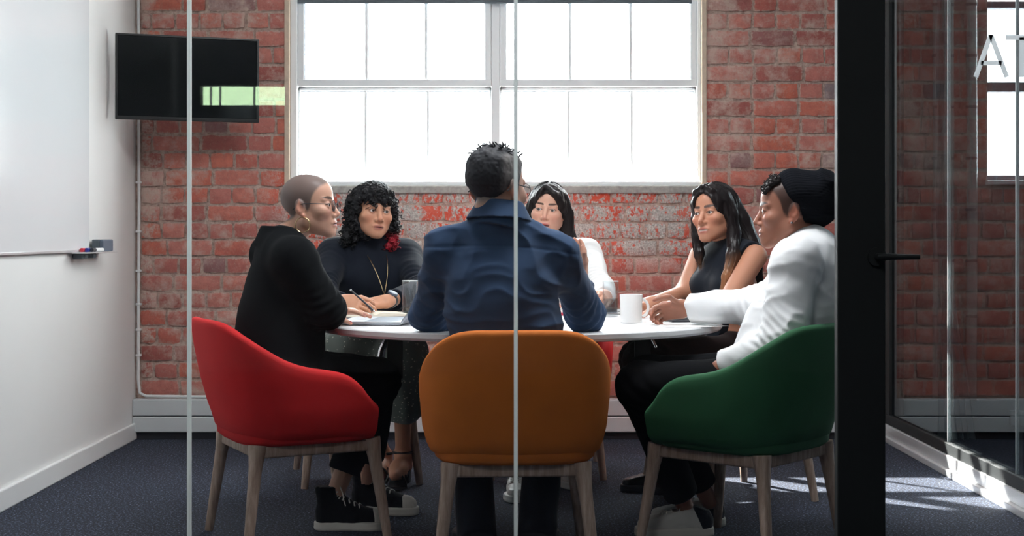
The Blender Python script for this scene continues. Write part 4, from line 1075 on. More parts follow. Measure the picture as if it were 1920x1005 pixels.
# ============ A: man seen from behind, blue shirt, orange chair
def man_blue():
    hd = Head(at(930, 352, 4.40), (.62, .78, -.04), 0.0, 1.03)
    j = skeleton(head=hd, neck=(-.040, 4.405, 1.100), chest=(-.035, 4.40, .87), pelvis=(-.01, 4.40, .575),
        sh=[(-.203, 4.43, .988), (.140, 4.43, .968)], el=[(-.272, 4.60, .778), (.242, 4.60, .778)],
        wr=[(-.10, 4.80, .775), (.232, 4.76, .868)], hip=[(-.10, 4.45, .545), (.09, 4.45, .545)], kn=[(-.15, 4.86, .54), (.13, 4.86, .54)], an=[(-.120, 4.60, ankle_z), (.085, 4.60, ankle_z)], w=1.07, fat=1.0, trap=.86)
    root = person(j.pelvis, 'man in a dark blue shirt and glasses, seen from behind in the orange chair')
    tone = srgb(196, 148, 126); gry = srgb(118, 112, 108)
    hands = [hand_points(j.wr[0], (1, .25, 0), (0, 0, 1), False, .35), hand_points(j.wr[1], (.10, .30, .95), (.9, .3, -.2), True, [.25, .35, .5, .6], 0, 1.0, (1.0, .1))]
    body(root, j, dict(jaw=1.06, brow=1.1, nose=1.1), lambda Q: face_colors(Q, tone, srgb(165, 100, 90), srgb(70, 62, 58), beard=srgb(150, 145, 140), fade=(gry, .9)), tone, skin_mat('skin_tan', tone), hands)
    eyes(root, hd)
    def shirt(P):
        d = torso(P, j, .016); d = smin(d, ell(P, lerp(j.chest, j.pelvis, .42), (.168, .125, .22), j.B), .05)
        for k in (0, 1): d = smin(d, sleeve(P, j, k, (.062, .056, .042), .12, 0, 5, .005), .045)
        n2 = hd.w(0, -.03, -.09)
        d = smin(d, band(P, j.neck - j.U * .03 - j.F * .012, j.neck + j.U * .040 - j.F * .006, .082, .064, .010, .005), .012)
        yoke = np.abs((P - (j.neck - j.U * .105).astype(np.float32)) @ j.U.astype(np.float32) - .010 * np.cos(P[:, 0] * 9))
        d = d + .0028 * np.exp(-(yoke / .0035) ** 2) * (P[:, 1] < j.neck[1])
        return d - folds(P, .016, (6, 6, 8.5), 2.0) - folds(P, .006, (13, 13, 24), 9.0)
    sh_ = solid('shirt', shirt, toppts(j), .20, .0050, M['denim'], root)
    solid('collar', lambda P: band(P, j.neck - j.U * .016 - j.F * .012, j.neck + j.U * .044 - j.F * .006, .100, .067, .011, .004) - folds(P, .0025, (10, 10, 10), 1.0), [j.neck - .14, j.neck + .14], 0, .0038, M['denim'], sh_)
    solid('trousers', lambda P: trousers(P, j, (.098, .080, .072, .064), -.12), legpts(j), .19, .009, M['navy_trouser'], root)
    for k, s in ((0, -1), (1, 1)): shoe(root, j.an[k][:2] + [0, -.06], (s * .12, 1), .29, False, M['leather_black'], M['dark_cover'])
    # hair: short faded sides, longer ruffled top
    def hair(P):
        Q = hd.loc(P); top = smooth01(Q[:, 2], .045, .10); t = .003 + .008 * top + .003 * smooth01(-Q[:, 1], .02, .09) * (Q[:, 2] > .0)
        d = cran(Q) - t - .009 * top * (vnoise(Q * [70, 70, 40] + 3) - .45) - .0025 * (vnoise(Q * 150) - .5)
        return smax(d, -(hairline(Q) - .003), .008) * hd.s
    def hcol(v):
        Q = hd.loc(v.astype(np.float32)); w = smooth01(Q[:, 2] + .15 * np.abs(Q[:, 0]) - .3 * Q[:, 1], .0, .06)[:, None]; sd = smooth01(np.abs(Q[:, 0]), .05, .068)[:, None] * smooth01(Q[:, 1], -.07, -.03)[:, None]
        return (np.array(srgb(44, 45, 50)) * (1 - .75 * sd) + np.array(srgb(128, 124, 122)) * .75 * sd) * (.8 + .5 * vnoise(v * 120)[:, None])
    solid('hair', hair, hd.ws([(-.1, -.13, -.08), (.1, .11, .16), (.1, -.13, .16), (-.1, .11, -.08), (.1, .11, -.08), (-.1, -.13, .16)]), .01, .0028, hair_mat('dark_grey_hair', srgb(50, 50, 54), .6), root, hcol)
    r = np.random.RandomState(4); paths = []
    for i in range(150):
        a, b = r.uniform(-.055, .055), r.uniform(-.05, .045); q = V(a, b, .035 + .080 * math.sqrt(max(0, 1 - (a / .08) ** 2 - ((b + .01) / .105) ** 2)) + .008); dv = nrm(V(-.6 + r.normal(0, .5), .2 + r.normal(0, .5), .35))
        paths.append(hd.ws([q, q + dv * .012, q + dv * .022 + V(0, 0, -.002), q + dv * .032 + V(0, 0, -.008)]))
    strands('hair_tufts', paths, .0030, hair_mat('dark_grey_hair_tufts', srgb(44, 45, 50), .5), root, 5, lambda v: np.tile(srgb(46, 48, 54), (len(v), 1)))
    glasses(root, hd, M['dark_cover'], True, .022)
man_blue()

# ============ B: woman with shaved head, black blazer, red chair
def woman_blazer():
    hd = Head(at(580, 386, 4.92), (.985, -.17, .03), -.02, .955)
    j = skeleton(head=hd, neck=(-.805, 4.90, 1.022), chest=(-.805, 4.86, .83), pelvis=(-.80, 4.80, .565),
        sh=[(-.875, 5.05, .965), (-.745, 4.72, .962)], el=[(-.72, 5.10, .795), (-.628, 4.72, .785)],
        wr=[(-.635, 4.90, .772), (-.66, 4.90, .80)], hip=[(-.74, 4.89, .545), (-.70, 4.78, .545)], kn=[(-.50, 5.14, .51), (-.475, 4.96, .515)], an=[(-.545, 5.195, .085), (-.640, 4.897, .085)], w=.95, fat=.95, bust=.9)
    root = person(j.pelvis, 'woman with shaved head, round glasses, hoop earrings and black blazer in the red chair')
    tone = srgb(206, 160, 138)
    hands = [hand_points(j.wr[0], (.95, -.30, -.02), (0, .1, 1), False, .16, .05, .92, (.6, .4)), hand_points(j.wr[1], (-.2, 1, -.05), (0, 0, 1), True, .3, 0, .92)]
    body(root, j, dict(jaw=.95, nose=.95, brow=.55, lips=1.25), lambda Q: face_colors(Q, tone, srgb(160, 92, 88), srgb(36, 26, 24), scalp=srgb(92, 83, 82), brow_th=1.1, liner=.8), tone, skin_mat('skin_light_brown', tone), hands, nails=srgb(150, 20, 50))
    eyes(root, hd, (.05, 1, .03))
    glasses(root, hd, M['dark_cover'])
    for sx in (-1, 1): hoop(root, hd, sx, .0265, .0016, M['gold'])
    def blazer(P):
        d = torso(P, j, .022); d = smin(d, ell(P, lerp(j.chest, j.pelvis, .62) - j.F * .01, (.165, .145, .20), j.B), .06)
        for k in (0, 1): d = smin(d, sleeve(P, j, k, (.068, .060, .050), .10, 0, 1, .005), .04)
        d = smax(d, -cone(P, j.neck - j.U * .14 + j.F * .115, hd.w(0, -.02, -.10), .045, .058), .006)
        # upright collar turned down at the back of the neck
        cb = band(P, j.neck - j.U * .025 - j.F * .012, j.neck + j.U * .042 - j.F * .010, .086, .066, .014, .006); d = smin(d, smax(cb, plane(P, j.neck + j.F * .035, j.F), .02), .012)
        return d - folds(P, .008, (6, 6, 7), 4.0)
    solid('blazer', blazer, toppts(j), .20, .0056, M['black_wool'], root)
    for k in (0,):
        lp = MB(); a = j.neck + j.F * .03
    solid('trousers', lambda P: trousers(P, j, (.094, .074, .068, .056), .27, 3), legpts(j), .19, .0075, M['black_trouser'], root)
    shoe(root, (-.700, 4.895), (.99, .02), .275, True, M['shoe_black'], M['rubber'], M['rubber'], M['lace'])
    shoe(root, (-.605, 5.215), (.96, -.28), .275, True, M['shoe_black'], M['rubber'], M['rubber'], M['lace'])
woman_blazer()

# ============ C: curly-haired woman writing
def woman_curly():
    hd = Head(at(699, 396, 6.02), (.42, -.90, -.02), .10, .985)
    j = skeleton(head=hd, neck=(-.625, 6.09, 1.005), chest=(-.625, 6.08, .83), pelvis=(-.65, 6.10, .565),
        sh=[(-.475, 6.17, .955), (-.775, 6.02, .952)], el=[(-.385, 5.86, .80), (-.78, 5.72, .785)],
        wr=[(-.497, 5.50, .775), (-.665, 5.42, .775)], hip=[(-.56, 6.02, .55), (-.72, 5.98, .55)], kn=[(-.44, 5.60, .56), (-.66, 5.64, .575)], an=[(-.455, 5.78, ankle_z + .03), (-.55, 5.95, ankle_z)], w=1.03, fat=1.06, bust=1.15)
    root = person(j.pelvis, 'woman with black curly red-tipped hair and dark turtleneck, writing in a notebook')
    tone = srgb(200, 146, 118)
    hands = [hand_points(j.wr[0], (-.80, -.58, -.10), (0, -.45, .9), False, .22, 0, .95), hand_points(j.wr[1], (.80, -.35, -.05), (-.25, -.75, .62), True, [.62, .62, .72, .80], 0, .95, (.55, 1.2))]
    body(root, j, dict(jaw=1.10, nose=1.12, brow=.5, lips=1.15, cheek=1.1), lambda Q: face_colors(Q, tone, srgb(150, 82, 78), srgb(24, 18, 18), scalp=srgb(24, 20, 22), brow_th=.95, liner=.8), tone, skin_mat('skin_warm_brown', tone), hands, [(-.15, -1), (-.1, -1)])
    eyes(root, hd, (-.22, 1, .12))
    def top(P):
        d = torso(P, j, .014)
        for k in (0, 1): d = smin(d, sleeve(P, j, k, (.064, .052, .038), .10 if k else .22, 0, 8, .004), .04)
        tn = hd.w(0, -.02, -.085)
        d = smin(d, smax(cone(P, j.neck - j.U * .03, tn, .072, .062), plane(P, lerp(j.neck, tn, .72), V(.10, -.30, 1)), .004), .03)
        return d - folds(P, .006, (7, 7, 9), 6.0)
    solid('turtleneck', top, np.concatenate([toppts(j), [hd.O]]), .19, .0056, M['black_knit'], root)
    def skirt(P):
        d = ell(P, j.pelvis, (.185, .15, .12), j.B)
        for k in (0, 1): d = smin(d, cone(P, j.hip[k], j.kn[k], .105, .085), .09); d = smin(d, cone(P, j.kn[k], lerp(j.kn[k], j.an[k], .50) + V(0, -.02, 0), .085, .085), .07)
        d = smax(d, .27 - P[:, 2], .01)
        return d - folds(P, .012, (9, 9, 4), 2.5)
    solid('skirt', skirt, legpts(j), .20, .0065, M['skirt'], root)
    # heeled sandals
    for k, (dx, dy) in ((0, (-.15, -1)), (1, (-.1, -1))):
        d = nrm(V(dx, dy, 0)); s = np.cross([0, 0, 1], d); a = j.an[k]; g = V(a[0], a[1], 0); z = a[2] - .085
        so = MB(); pr = [(-.055, .026 + z), (-.02, .028 + z), (.06, .012 + z), (.10, .006), (.165, .006)]; wd = [.026, .030, .033, .040, .026]
        for off in (0, -.006): pass
        vs = [];
        for (x, zz), w in zip(pr, wd): vs += [g + d * x - s * w + V(0, 0, zz), g + d * x + s * w + V(0, 0, zz), g + d * x + s * w + V(0, 0, max(zz - .008, .0)), g + d * x - s * w + V(0, 0, max(zz - .008, .0))]
        F = [[4 * i + q, 4 * i + (q + 1) % 4, 4 * i + 4 + (q + 1) % 4, 4 * i + 4 + q] for i in range(4) for q in range(4)] + [[0, 1, 2, 3], [16, 17, 18, 19]]
        sd = mesh_obj('sandal', np.array(vs), F, M['leather_black'], root, smooth=False)
        MB().box((-.022, -.022, 0), (.022, .022, .02 + z), .004, np.stack([d, s, V(0, 0, 1)], 1), g - d * .038).build('heel', M['leather_black'], sd, smooth=False)
        for x, zz, r in ((.10, .025, .043), (.125, .02, .040)): torus_tube(MB(), g + d * x + V(0, 0, zz + .004), s, V(0, 0, 1), r, .005, 24, 6, 0, PI).build('strap', M['leather_black'], sd)
        torus_tube(MB(), a + V(0, 0, .01), s, d, .040, .006, 24, 6).build('ankle_strap', M['leather_black'], sd)
    # hair: a mass of curls
    r = np.random.RandomState(21); cs = []
    while len(cs) < 230:
        v = nrm(r.normal(size=3)); q = V(0, -.018, .006) + v * V(.098, .108, .122 if v[2] < 0 else .106)
        if q[2] < -.03: q[0] *= 1.08
        if q[1] > .022 and abs(q[0]) < .082 and q[2] < .058: continue
        if q[1] > .045 and q[2] < .062: continue
        if q[2] < -.128: continue
        cs.append((q, r.uniform(.016, .025)))
    for x in np.linspace(-.062, .062, 11): cs.append((V(x, .088 - 6 * x * x, .050 + .010 * math.sin(x * 150)), .0155))
    for x in np.linspace(-.06, .06, 12): cs.append((V(x, .078 - 7 * x * x, .078 + .008 * math.sin(x * 210)), .0165))
    for sx in (-1, 1):
        for i in range(48): cs.append((V(sx * r.uniform(.076, .118), r.uniform(-.05, .048), r.uniform(-.155, -.02)), r.uniform(.010, .017)))
    def mass(P):
        Q = hd.loc(P); d = smax(cran(Q) - .018, -(hairline(Q) + .004), .01)
        for c, rad in cs: d = np.minimum(d, sph(Q, c, rad))
        return (d - .003 * np.sin(vnoise(Q * 120) * 12)) * hd.s
    def ccol(v):
        Q = hd.loc(v.astype(np.float32)); red = (smooth01(-Q[:, 2], .075, .115) * smooth01(-Q[:, 0], .045, .075) * (.5 + vnoise(Q * 70)))[:, None].clip(0, 1)
        return np.array(srgb(18, 17, 21)) * (1 - red) + np.array(srgb(150, 20, 38)) * red
    hb = hd.ws([(-.15, -.16, -.19), (.15, .13, .16), (.15, -.16, .16), (-.15, .13, -.19), (.15, .13, -.19), (-.15, -.16, .16)])
    solid('hair', mass, hb, .0, .0042, HB, root, ccol, 1.6)
    paths = []
    for c, rad in cs * 2:
        o = c - V(0, -.018, .0); o = nrm(o * [1, 1, .7] + r.normal(0, .25, 3)); s0 = c + o * rad * .85; ax = nrm(V(o[0] * .35, o[1] * .35, -1) + r.normal(0, .35, 3)); u = nrm(np.cross(ax, o)); w = np.cross(ax, u); ph = r.uniform(0, 6.3)
        t = np.linspace(0, 1, 16); R = .0075 * r.uniform(.7, 1.2)
        paths.append(hd.ws([s0 + ax * (tt * .038) + R * (math.cos(ph + tt * 11) * u + math.sin(ph + tt * 11) * w) for tt in t]))
    strands('hair_curls', paths, .0026, HB, root, 5, ccol)
    hoop(root, hd, -1, .011, .0012, M['gold'])
    # necklace
    a0, a1 = j.neck + j.R * .055 + j.F * .035 - j.U * .01, j.neck - j.R * .055 + j.F * .035 - j.U * .01
    lo = at(716, 552, 5.84); t = np.linspace(0, 1, 14); side = lambda a: [lerp(a, lo, x) + j.F * (.11 * math.sin(x * PI * .55)) * (1 - .75 * x) for x in t]
    pA, pB = side(a0), side(a1); MB().tube(pA + pB[::-1][1:], .0017, 6).build('necklace', M['gold'], root)
    # watch on the own left wrist
    X = nrm(j.wr[0] - j.el[0]); c = lerp(j.wr[0], j.el[0], .085); nz = nrm(V(.10, -.78, .62) - X * np.dot(V(.10, -.78, .62), X)); Yy = np.cross(nz, X)
    wt = solid('watch', lambda P: band(P, c - X * .011, c + X * .011, .030, .029, .005), [c - .05, c + .05], .01, .0025, M['leather_black'], root)
    MB().lathe([(0, -.004), (.020, -.004), (.0215, 0), (.0205, .005), (.0185, .006), (0, .0055)], c + nz * .032, 32, np.stack([X, Yy, nz], 1)).build('watch_case', M['keys'], wt)
    # pen
    H = hands[1]; tip = V(-.520, 5.285, TZ + .024); up = at(592 + 20, 541, 5.40); pn = thing('pen', tuple(tip), 'slim dark pen held by the curly-haired woman', 'pen')
    up = tip + nrm(V(-.105, .06, .085)) * .145
    MB().tube([lerp(tip, up, .08), up], .0038, 10).build('barrel', M['dark_cover'], pn); MB().tube([tip, lerp(tip, up, .09)], [.0006, .0036], 10).build('nib', M['chrome'], pn); MB().tube([lerp(tip, up, .96), lerp(tip, up, 1.0)], .0041, 10).build('end_cap', M['chrome'], pn)
woman_curly()

def long_hair(root, hd, cs_chains, carve, cap, mat, colf, box, nstr, seed, part=0.0, sr=.0016, front=None):
    """straight hair: cap and hanging locks as one grooved mass plus loose strands"""
    def mass(P):
        Q = hd.loc(P); t = cap; d = cran(Q) - t
        d = d + .012 * np.exp(-((Q[:, 0] - part) / .006) ** 2) * (Q[:, 2] > .06) * .5
        for ch, rr, fl in cs_chains:
            for i in range(len(ch) - 1): d = smin(d, cone(Q, ch[i], ch[i + 1], rr[i], rr[i + 1], fl), .018)
        for c, r_ in carve: d = smax(d, -ell(Q, c, r_), .010)
        if front is not None: d = smin(d, front(Q), .006)
        g = vnoise(Q * [130, 130, 7] + 5); g2 = vnoise(Q * [60, 60, 4] + 2); return (d + .0040 * (g - .5) + .005 * (g2 - .5)) * hd.s
    solid('hair', mass, hd.ws(box), .0, .0034, mat, root, colf, 1.5)
    r = np.random.RandomState(seed); paths = []
    for k in range(nstr):
        ch, rr, fl = cs_chains[r.randint(len(cs_chains))]; o = nrm(r.normal(size=3)) * [1, 1, .2]
        if fl is not None: n = nrm(fl[0]); o = o - n * np.dot(o, n) * (1 - fl[1])
        pts = [np.asarray(c) + o * q * r.uniform(.92, 1.12) for c, q in zip(ch, rr)]; pts[-1] = pts[-1] + V(r.normal(0, .006), r.normal(0, .006), -r.uniform(0, .035))
        tt = np.linspace(0, len(pts) - 1, 14); P_ = np.stack([np.interp(tt, range(len(pts)), np.array(pts)[:, a]) for a in range(3)], 1)
        P_[:, :2] += .003 * np.sin(tt * 2.1 + r.uniform(0, 6))[:, None]; paths.append(hd.ws(P_))
    for k in range(240):   # strands combed from the parting over the crown
        sx = r.choice([-1, 1]); y0 = r.uniform(-.075, .078); f = math.sqrt(max(.05, 1 - ((y0 + .012) / (.0965 + cap)) ** 2)); t0, t1 = r.uniform(.05, .3), r.uniform(1.2, 1.75); lift = cap + r.uniform(.000, .004)
        paths.append(hd.ws([V(part * .5 + sx * (.0735 + lift) * f * math.sin(t), y0 - .016 * t * t * (1 if y0 > 0 else .3), .035 + (.083 + lift) * f * math.cos(t)) for t in np.linspace(t0, t1, 10)]))
    strands('hair_strands', paths, sr, mat, root, 4, colf)

# ============ D: dark-haired woman in white on the far side
def woman_white():
    hd = Head(at(1028, 394, 6.28), (-.16, -.98, .0), .09, .985)
    j = skeleton(head=hd, neck=(.175, 6.34, 1.005), chest=(.17, 6.32, .83), pelvis=(.16, 6.28, .565),
        sh=[(.335, 6.31, .955), (.015, 6.33, .955)], el=[(.385, 6.02, .80), (-.06, 6.05, .80)],
        wr=[(.385, 5.72, .785), (.06, 5.78, .78)], hip=[(.24, 6.2, .55), (.08, 6.2, .55)], kn=[(.29, 5.80, .545), (.07, 5.78, .545)], an=[(.235, 5.83, ankle_z), (.020, 5.56, ankle_z)], w=.96, fat=.95, bust=1.0)
    root = person(j.pelvis, 'dark-haired woman in a white blouse on the far side, half hidden by the man')
    tone = srgb(222, 172, 150)
    hands = [hand_points(j.wr[0], (-.1, -.95, -.06), (.75, 0, .65), False, [.5, .55, .6, .65], 0, .93, (.5, .8)), hand_points(j.wr[1], (.9, -.3, -.05), (0, 0, 1), True, .3, 0, .93)]
    body(root, j, dict(jaw=1.0, nose=.95, brow=.5, lips=1.15, open_=.004), lambda Q: face_colors(Q, tone, srgb(190, 80, 88), srgb(44, 32, 30), scalp=srgb(34, 26, 26), brow_th=.9, liner=.7, open_=.004), tone, skin_mat('skin_fair', tone), hands)
    eyes(root, hd, (.10, 1, -.02), srgb(70, 64, 60))
    def top(P):
        d = torso(P, j, .016)
        for k in (0, 1): d = smin(d, sleeve(P, j, k, (.064, .054, .040), .12, 0, 3, .006), .04)
        d = smax(d, -cone(P, j.neck - j.U * .10 + j.F * .08, hd.w(0, -.02, -.10), .045, .056), .006)
        return d - folds(P, .007, (8, 8, 8), 9.0)
    b = solid('blouse', top, toppts(j), .20, .0058, M['white_blouse'], root)
    solid('collar', lambda P: band(P, j.neck - j.U * .040 + j.F * .005, j.neck + j.U * .006, .096, .070, .008, .003), [j.neck - .12, j.neck + .12], .0, .004, M['black_satin'], b)
    solid('trousers', lambda P: trousers(P, j, (.092, .074, .066, .058), .10, 5), legpts(j), .19, .009, M['black_trouser'], root)
    shoe(root, (.030, 5.61), (-.10, -1), .255, False, M['shoe_white'], M['shoe_white'], None, M['lace'])
    shoe(root, (.235, 5.89), (.05, -1), .255, False, M['shoe_white'], M['shoe_white'], None, M['lace'])
    L = [([(-.060, .0, .06), (-.086, -.012, -.01), (-.092, -.03, -.08), (-.104, -.03, -.14), (-.115, -.02, -.19)], [.030, .026, .026, .024, .014], None), ([(-.03, -.06, .05), (-.06, -.085, -.03), (-.085, -.075, -.13), (-.10, -.06, -.21)], [.045, .045, .045, .02], None), ([(.060, .0, .06), (.083, .012, -.01), (.086, .005, -.08), (.080, .0, -.14)], [.030, .024, .022, .012], None), ([(.03, -.06, .05), (.06, -.085, -.03), (.07, -.075, -.13), (.07, -.06, -.20)], [.045, .045, .045, .02], None)]
    def col(v):
        Q = hd.loc(v.astype(np.float32)); w = smooth01(-Q[:, 2], .10, .19)[:, None]; return np.array(srgb(34, 29, 30)) * (1 - w) + np.array(srgb(78, 50, 38)) * w
    def fr(Q):   # swept fringe from the part to the temples
        d = None
        for sx in (-1, 1):
            for k in range(3):
                e = chain(Q, [(.012 + sx * .006, .078 - .01 * k, .104 - .004 * k), (sx * (.034 + .004 * k), .086 - .012 * k, .074), (sx * (.062 + .004 * k), .058 - .01 * k, .036), (sx * .076, .03, .0)], [.010, .011, .012, .012], .01); d = e if d is None else smin(d, e, .01)
        return d
    long_hair(root, hd, L, [((0, .108, -.022), (.064, .074, .100))], .012, hair_mat('dark_brown_hair', srgb(40, 34, 34)), col, [(-.17, -.16, -.25), (.14, .12, .15), (.14, -.16, .15), (-.17, .12, -.25), (.14, .12, -.25), (-.17, -.16, .15)], 170, 5, .012, .0014, fr)
woman_white()

# ============ E: long-haired woman, sleeveless black top
def woman_long():
    hd = Head(at(1340, 401, 5.60), (-.66, -.75, .02), -.10, .97)
    j = skeleton(head=hd, neck=(.872, 5.66, .995), chest=(.885, 5.62, .82), pelvis=(.92, 5.58, .565),
        sh=[(.965, 5.50, .955), (.785, 5.77, .952)], el=[(.825, 5.34, .772), (.705, 5.66, .80)],
        wr=[(.615, 5.16, .765), (.55, 5.40, .775)], hip=[(.86, 5.50, .55), (.84, 5.64, .55)], kn=[(.50, 5.30, .56), (.50, 5.50, .55)], an=[(.70, 5.40, ankle_z + .04), (.62, 5.65, ankle_z)], w=.95, fat=.95, bust=1.0)
    root = person(j.pelvis, 'long-haired woman in a sleeveless black top leaning both bare arms on the table')
    tone = srgb(192, 136, 110)
    hands = [hand_points(j.wr[0], (-.93, -.15, -.03), (.1, .2, 1), False, .25, 0, .93), hand_points(j.wr[1], (-.85, -.45, -.05), (0, -.3, .95), True, .3, 0, .93)]
    body(root, j, dict(jaw=1.0, nose=1.05, brow=.55, lips=1.2, open_=.003), lambda Q: face_colors(Q, tone, srgb(158, 84, 78), srgb(28, 20, 20), scalp=srgb(30, 24, 26), brow_th=1.1, liner=.85, open_=.003, teeth=True), tone, skin_mat('skin_brown', tone), hands, rest_h=.0065, bare=True)
    eyes(root, hd, (.08, 1, .08))
    def top(P):
        d = torso(P, j, .012)
        for k in (0, 1):   # cut away at the armholes
            ax = j.el[k] - j.sh[k]; cutp = j.sh[k] + (j.neck - j.sh[k]) * .18; out = nrm((j.sh[k] - j.neck) * [1, 1, .25] + V(0, 0, -.02))
            d = smax(d, plane(P, cutp + out * .012, out), .006)
        d = smin(d, band(P, j.neck - j.U * .05, j.neck - j.U * .002, .080, .064, .010, .003), .015)
        return d - folds(P, .005, (8, 8, 9), 1.7)
    solid('top', top, np.concatenate([j.sh, [j.neck, j.pelvis, j.chest]]), .20, .0055, M['black_satin'], root)
    solid('trousers', lambda P: trousers(P, j, (.094, .076, .062, .050), .18, 7), legpts(j), .19, .008, M['brown_trouser'], root)
    for k, d in ((0, (-1, -.3)), (1, (-1, -.1))): 
        dd = nrm(V(*d, 0)); shoe(root, (j.an[k] - dd * .06)[:2], d, .25, False, M['leather_black'], M['dark_cover'], z0=j.an[k][2] - .095)
    L = [([(-.055, .005, .06), (-.080, .002, -.01), (-.086, .000, -.09), (-.098, .035, -.18), (-.090, .085, -.27), (-.080, .105, -.33)], [.030, .026, .026, .027, .020, .008], None),
         ([(-.03, -.06, .05), (-.065, -.085, -.04), (-.10, -.095, -.14), (-.13, -.10, -.24)], [.046, .046, .045, .02], None),
         ([(.055, .005, .06), (.080, .012, -.01), (.082, .015, -.09), (.074, .025, -.16), (.070, .03, -.20)], [.030, .022, .020, .018, .008], None),
         ([(.03, -.06, .05), (.06, -.085, -.03), (.07, -.08, -.13), (.08, -.08, -.24)], [.046, .046, .045, .02], None)]
    def col(v):
        Q = hd.loc(v.astype(np.float32)); w = smooth01(-Q[:, 2], .15, .30)[:, None] * smooth01(Q[:, 1], -.02, .05)[:, None] * (.6 + .6 * vnoise(Q * [160, 160, 10])[:, None]); w = np.clip(w, 0, 1)
        return np.array(srgb(30, 24, 25)) * (1 - w) + np.array(srgb(176, 122, 86)) * w
    def fr(Q):
        d = None
        for sx in (-1, 1):
            e = chain(Q, [(.0 + sx * .008, .070, .112), (sx * .040, .070, .090), (sx * .066, .045, .045), (sx * .078, .022, -.01)], [.010, .012, .014, .016], .012); d = e if d is None else smin(d, e, .01)
        return d
    long_hair(root, hd, L, [((0, .110, -.02), (.062, .076, .110))], .014, hair_mat('very_dark_brown_hair', srgb(34, 28, 28), .32), col, [(-.19, -.17, -.37), (.14, .14, .15), (.14, -.17, .15), (-.19, .14, -.37), (.14, .14, -.37), (-.19, -.17, .15)], 260, 6, .0, .0014, fr)
woman_long()

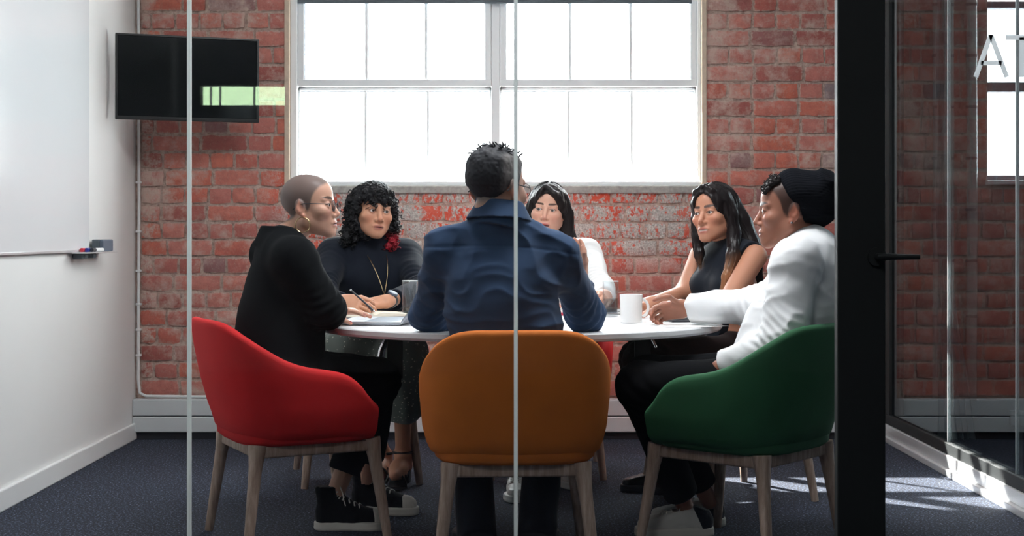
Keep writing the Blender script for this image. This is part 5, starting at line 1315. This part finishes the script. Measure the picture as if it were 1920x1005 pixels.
# ============ F: person with beanie and white sweater, green chair
def person_beanie():
    hd = Head(at(1480, 395, 4.62), (-.985, .14, -.05), .0, 1.02)
    j = skeleton(head=hd, neck=(1.000, 4.60, 1.010), chest=(.968, 4.585, .83), pelvis=(.85, 4.575, .565),
        sh=[(.905, 4.42, .960), (1.070, 4.73, .960)], el=[(.845, 4.36, .700), (.86, 4.83, .790)],
        wr=[(.690, 4.49, .610), (.622, 4.93, .778)], hip=[(.83, 4.50, .55), (.86, 4.65, .55)], kn=[(.43, 4.62, .535), (.47, 4.84, .535)], an=[(.60, 4.80, ankle_z), (.70, 4.92, ankle_z)], w=1.04, fat=.98)
    root = person(j.pelvis, 'person in black beanie and white sweater holding the mug, in the green chair')
    tone = srgb(164, 112, 92)
    hands = [hand_points(j.wr[0], (-.55, .45, -.7), (-.5, -.7, .1), False, .4), hand_points(j.wr[1], (-.94, .12, -.12), (.05, .80, .58), True, [.55, .72, .82, .9], 0, 1.0, (1.0, .25))]
    body(root, j, dict(jaw=1.0, nose=1.08, brow=.9, lips=1.35), lambda Q: face_colors(Q, tone, srgb(128, 78, 74), srgb(22, 16, 16), scalp=srgb(44, 32, 30), brow_th=1.15, liner=.7), tone, skin_mat('skin_deep_brown', tone, .42), hands)
    eyes(root, hd, (0, 1, .05))
    def sweater(P):
        d = torso(P, j, .016); d = smin(d, ell(P, lerp(j.chest, j.pelvis, .5) + j.F * .015, (.160, .12, .2), j.B), .06)
        for k in (0, 1): d = smin(d, sleeve(P, j, k, (.070, .062, .046), .06, 0, 6, .008), .045)
        d = smin(d, torus(P, j.neck - j.U * .004 + j.F * .004, j.U + j.F * .12, .060, .012), .012)
        return d - folds(P, .012, (6.5, 6.5, 7), 3.3) - folds(P, .004, (14, 14, 20), 8.0)
    solid('sweater', sweater, toppts(j), .20, .0054, M['white_knit'], root)
    solid('trousers', lambda P: trousers(P, j, (.098, .080, .072, .058), .12, 2), legpts(j), .19, .0075, M['black_trouser'], root)
    shoe(root, (.700, 4.80), (-.985, .0), .285, False, M['shoe_grey'], M['rubber'], None, M['lace'], M['navy_trouser'])
    shoe(root, (.765, 4.955), (-.98, .12), .285, False, M['shoe_grey'], M['rubber'], None, M['lace'], M['navy_trouser'])
    # beanie
    def bean(P):
        Q = hd.loc(P); d = smin(ell(Q, (0, -.030, .048), (.086, .100, .086)), ell(Q, (0, -.100, .030), (.076, .062, .082)), .04)
        d = smin(d, ell(Q, (0, -.125, .075), (.05, .040, .045)), .03)
        d = smax(d, plane(Q, (0, .022, .085), (0, .80, -.42)), .012); d = smax(d, plane(Q, (0, -.05, -.052), (0, .45, -.90)), .02)
        q = Q * [16, 16, 16]; f = 1 - np.abs(2 * vnoise(q + 4.1) - 1)
        return (d - .011 * (f * f - .3) - .0012 * np.sin(np.arctan2(Q[:, 0], Q[:, 2] + .02) * 90)) * hd.s
    solid('beanie', bean, hd.ws([(-.11, -.20, -.12), (.11, .10, .17), (.11, -.20, .17), (-.11, .10, -.12), (.11, .10, -.12), (-.11, -.20, .17)]), .0, .0034, M['beanie'], root, None, 1.5)
    # curls showing in front of the beanie
    r = np.random.RandomState(8); cs = [(V(r.uniform(-.05, .05), r.uniform(.03, .078), r.uniform(.094, .112)), r.uniform(.006, .0095)) for _ in range(130)]
    cs = [(V(c[0], c[1], .104 - 3.2 * max(0, c[1] - .035) ** 2 * 6 + r.normal(0, .004) - 4 * c[0] ** 2), q) for c, q in cs]
    solid('hair', lambda P: np.min([sph(hd.loc(P), c, q) for c, q in cs], 0) * hd.s - .001, hd.ws([(-.08, .0, .05), (.08, .12, .14), (.08, 0, .14), (-.08, .12, .05)]), .012, .003, HB, root, lambda v: np.tile(srgb(34, 28, 28), (len(v), 1)))
    paths = []
    for c, q in cs:
        ph = r.uniform(0, 6); ax = nrm(r.normal(size=3)); u = nrm(np.cross(ax, [0, .3, 1])); w = np.cross(ax, u)
        paths.append(hd.ws([c + V(0, .002, q * .8) + ax * .018 * t + .006 * (math.cos(ph + t * 9) * u + math.sin(ph + t * 9) * w) for t in np.linspace(-.5, .5, 10)]))
    strands('hair_curls', paths, .0018, HB, root, 5, lambda v: np.tile(srgb(38, 31, 30), (len(v), 1)))
    MB().lathe([(0, -.004), (.004, -.003), (.0048, 0), (.004, .003), (0, .004)], hd.w(-.081, -.001, -.040), 14).build('ear_stud', M['chrome'], root)
person_beanie()
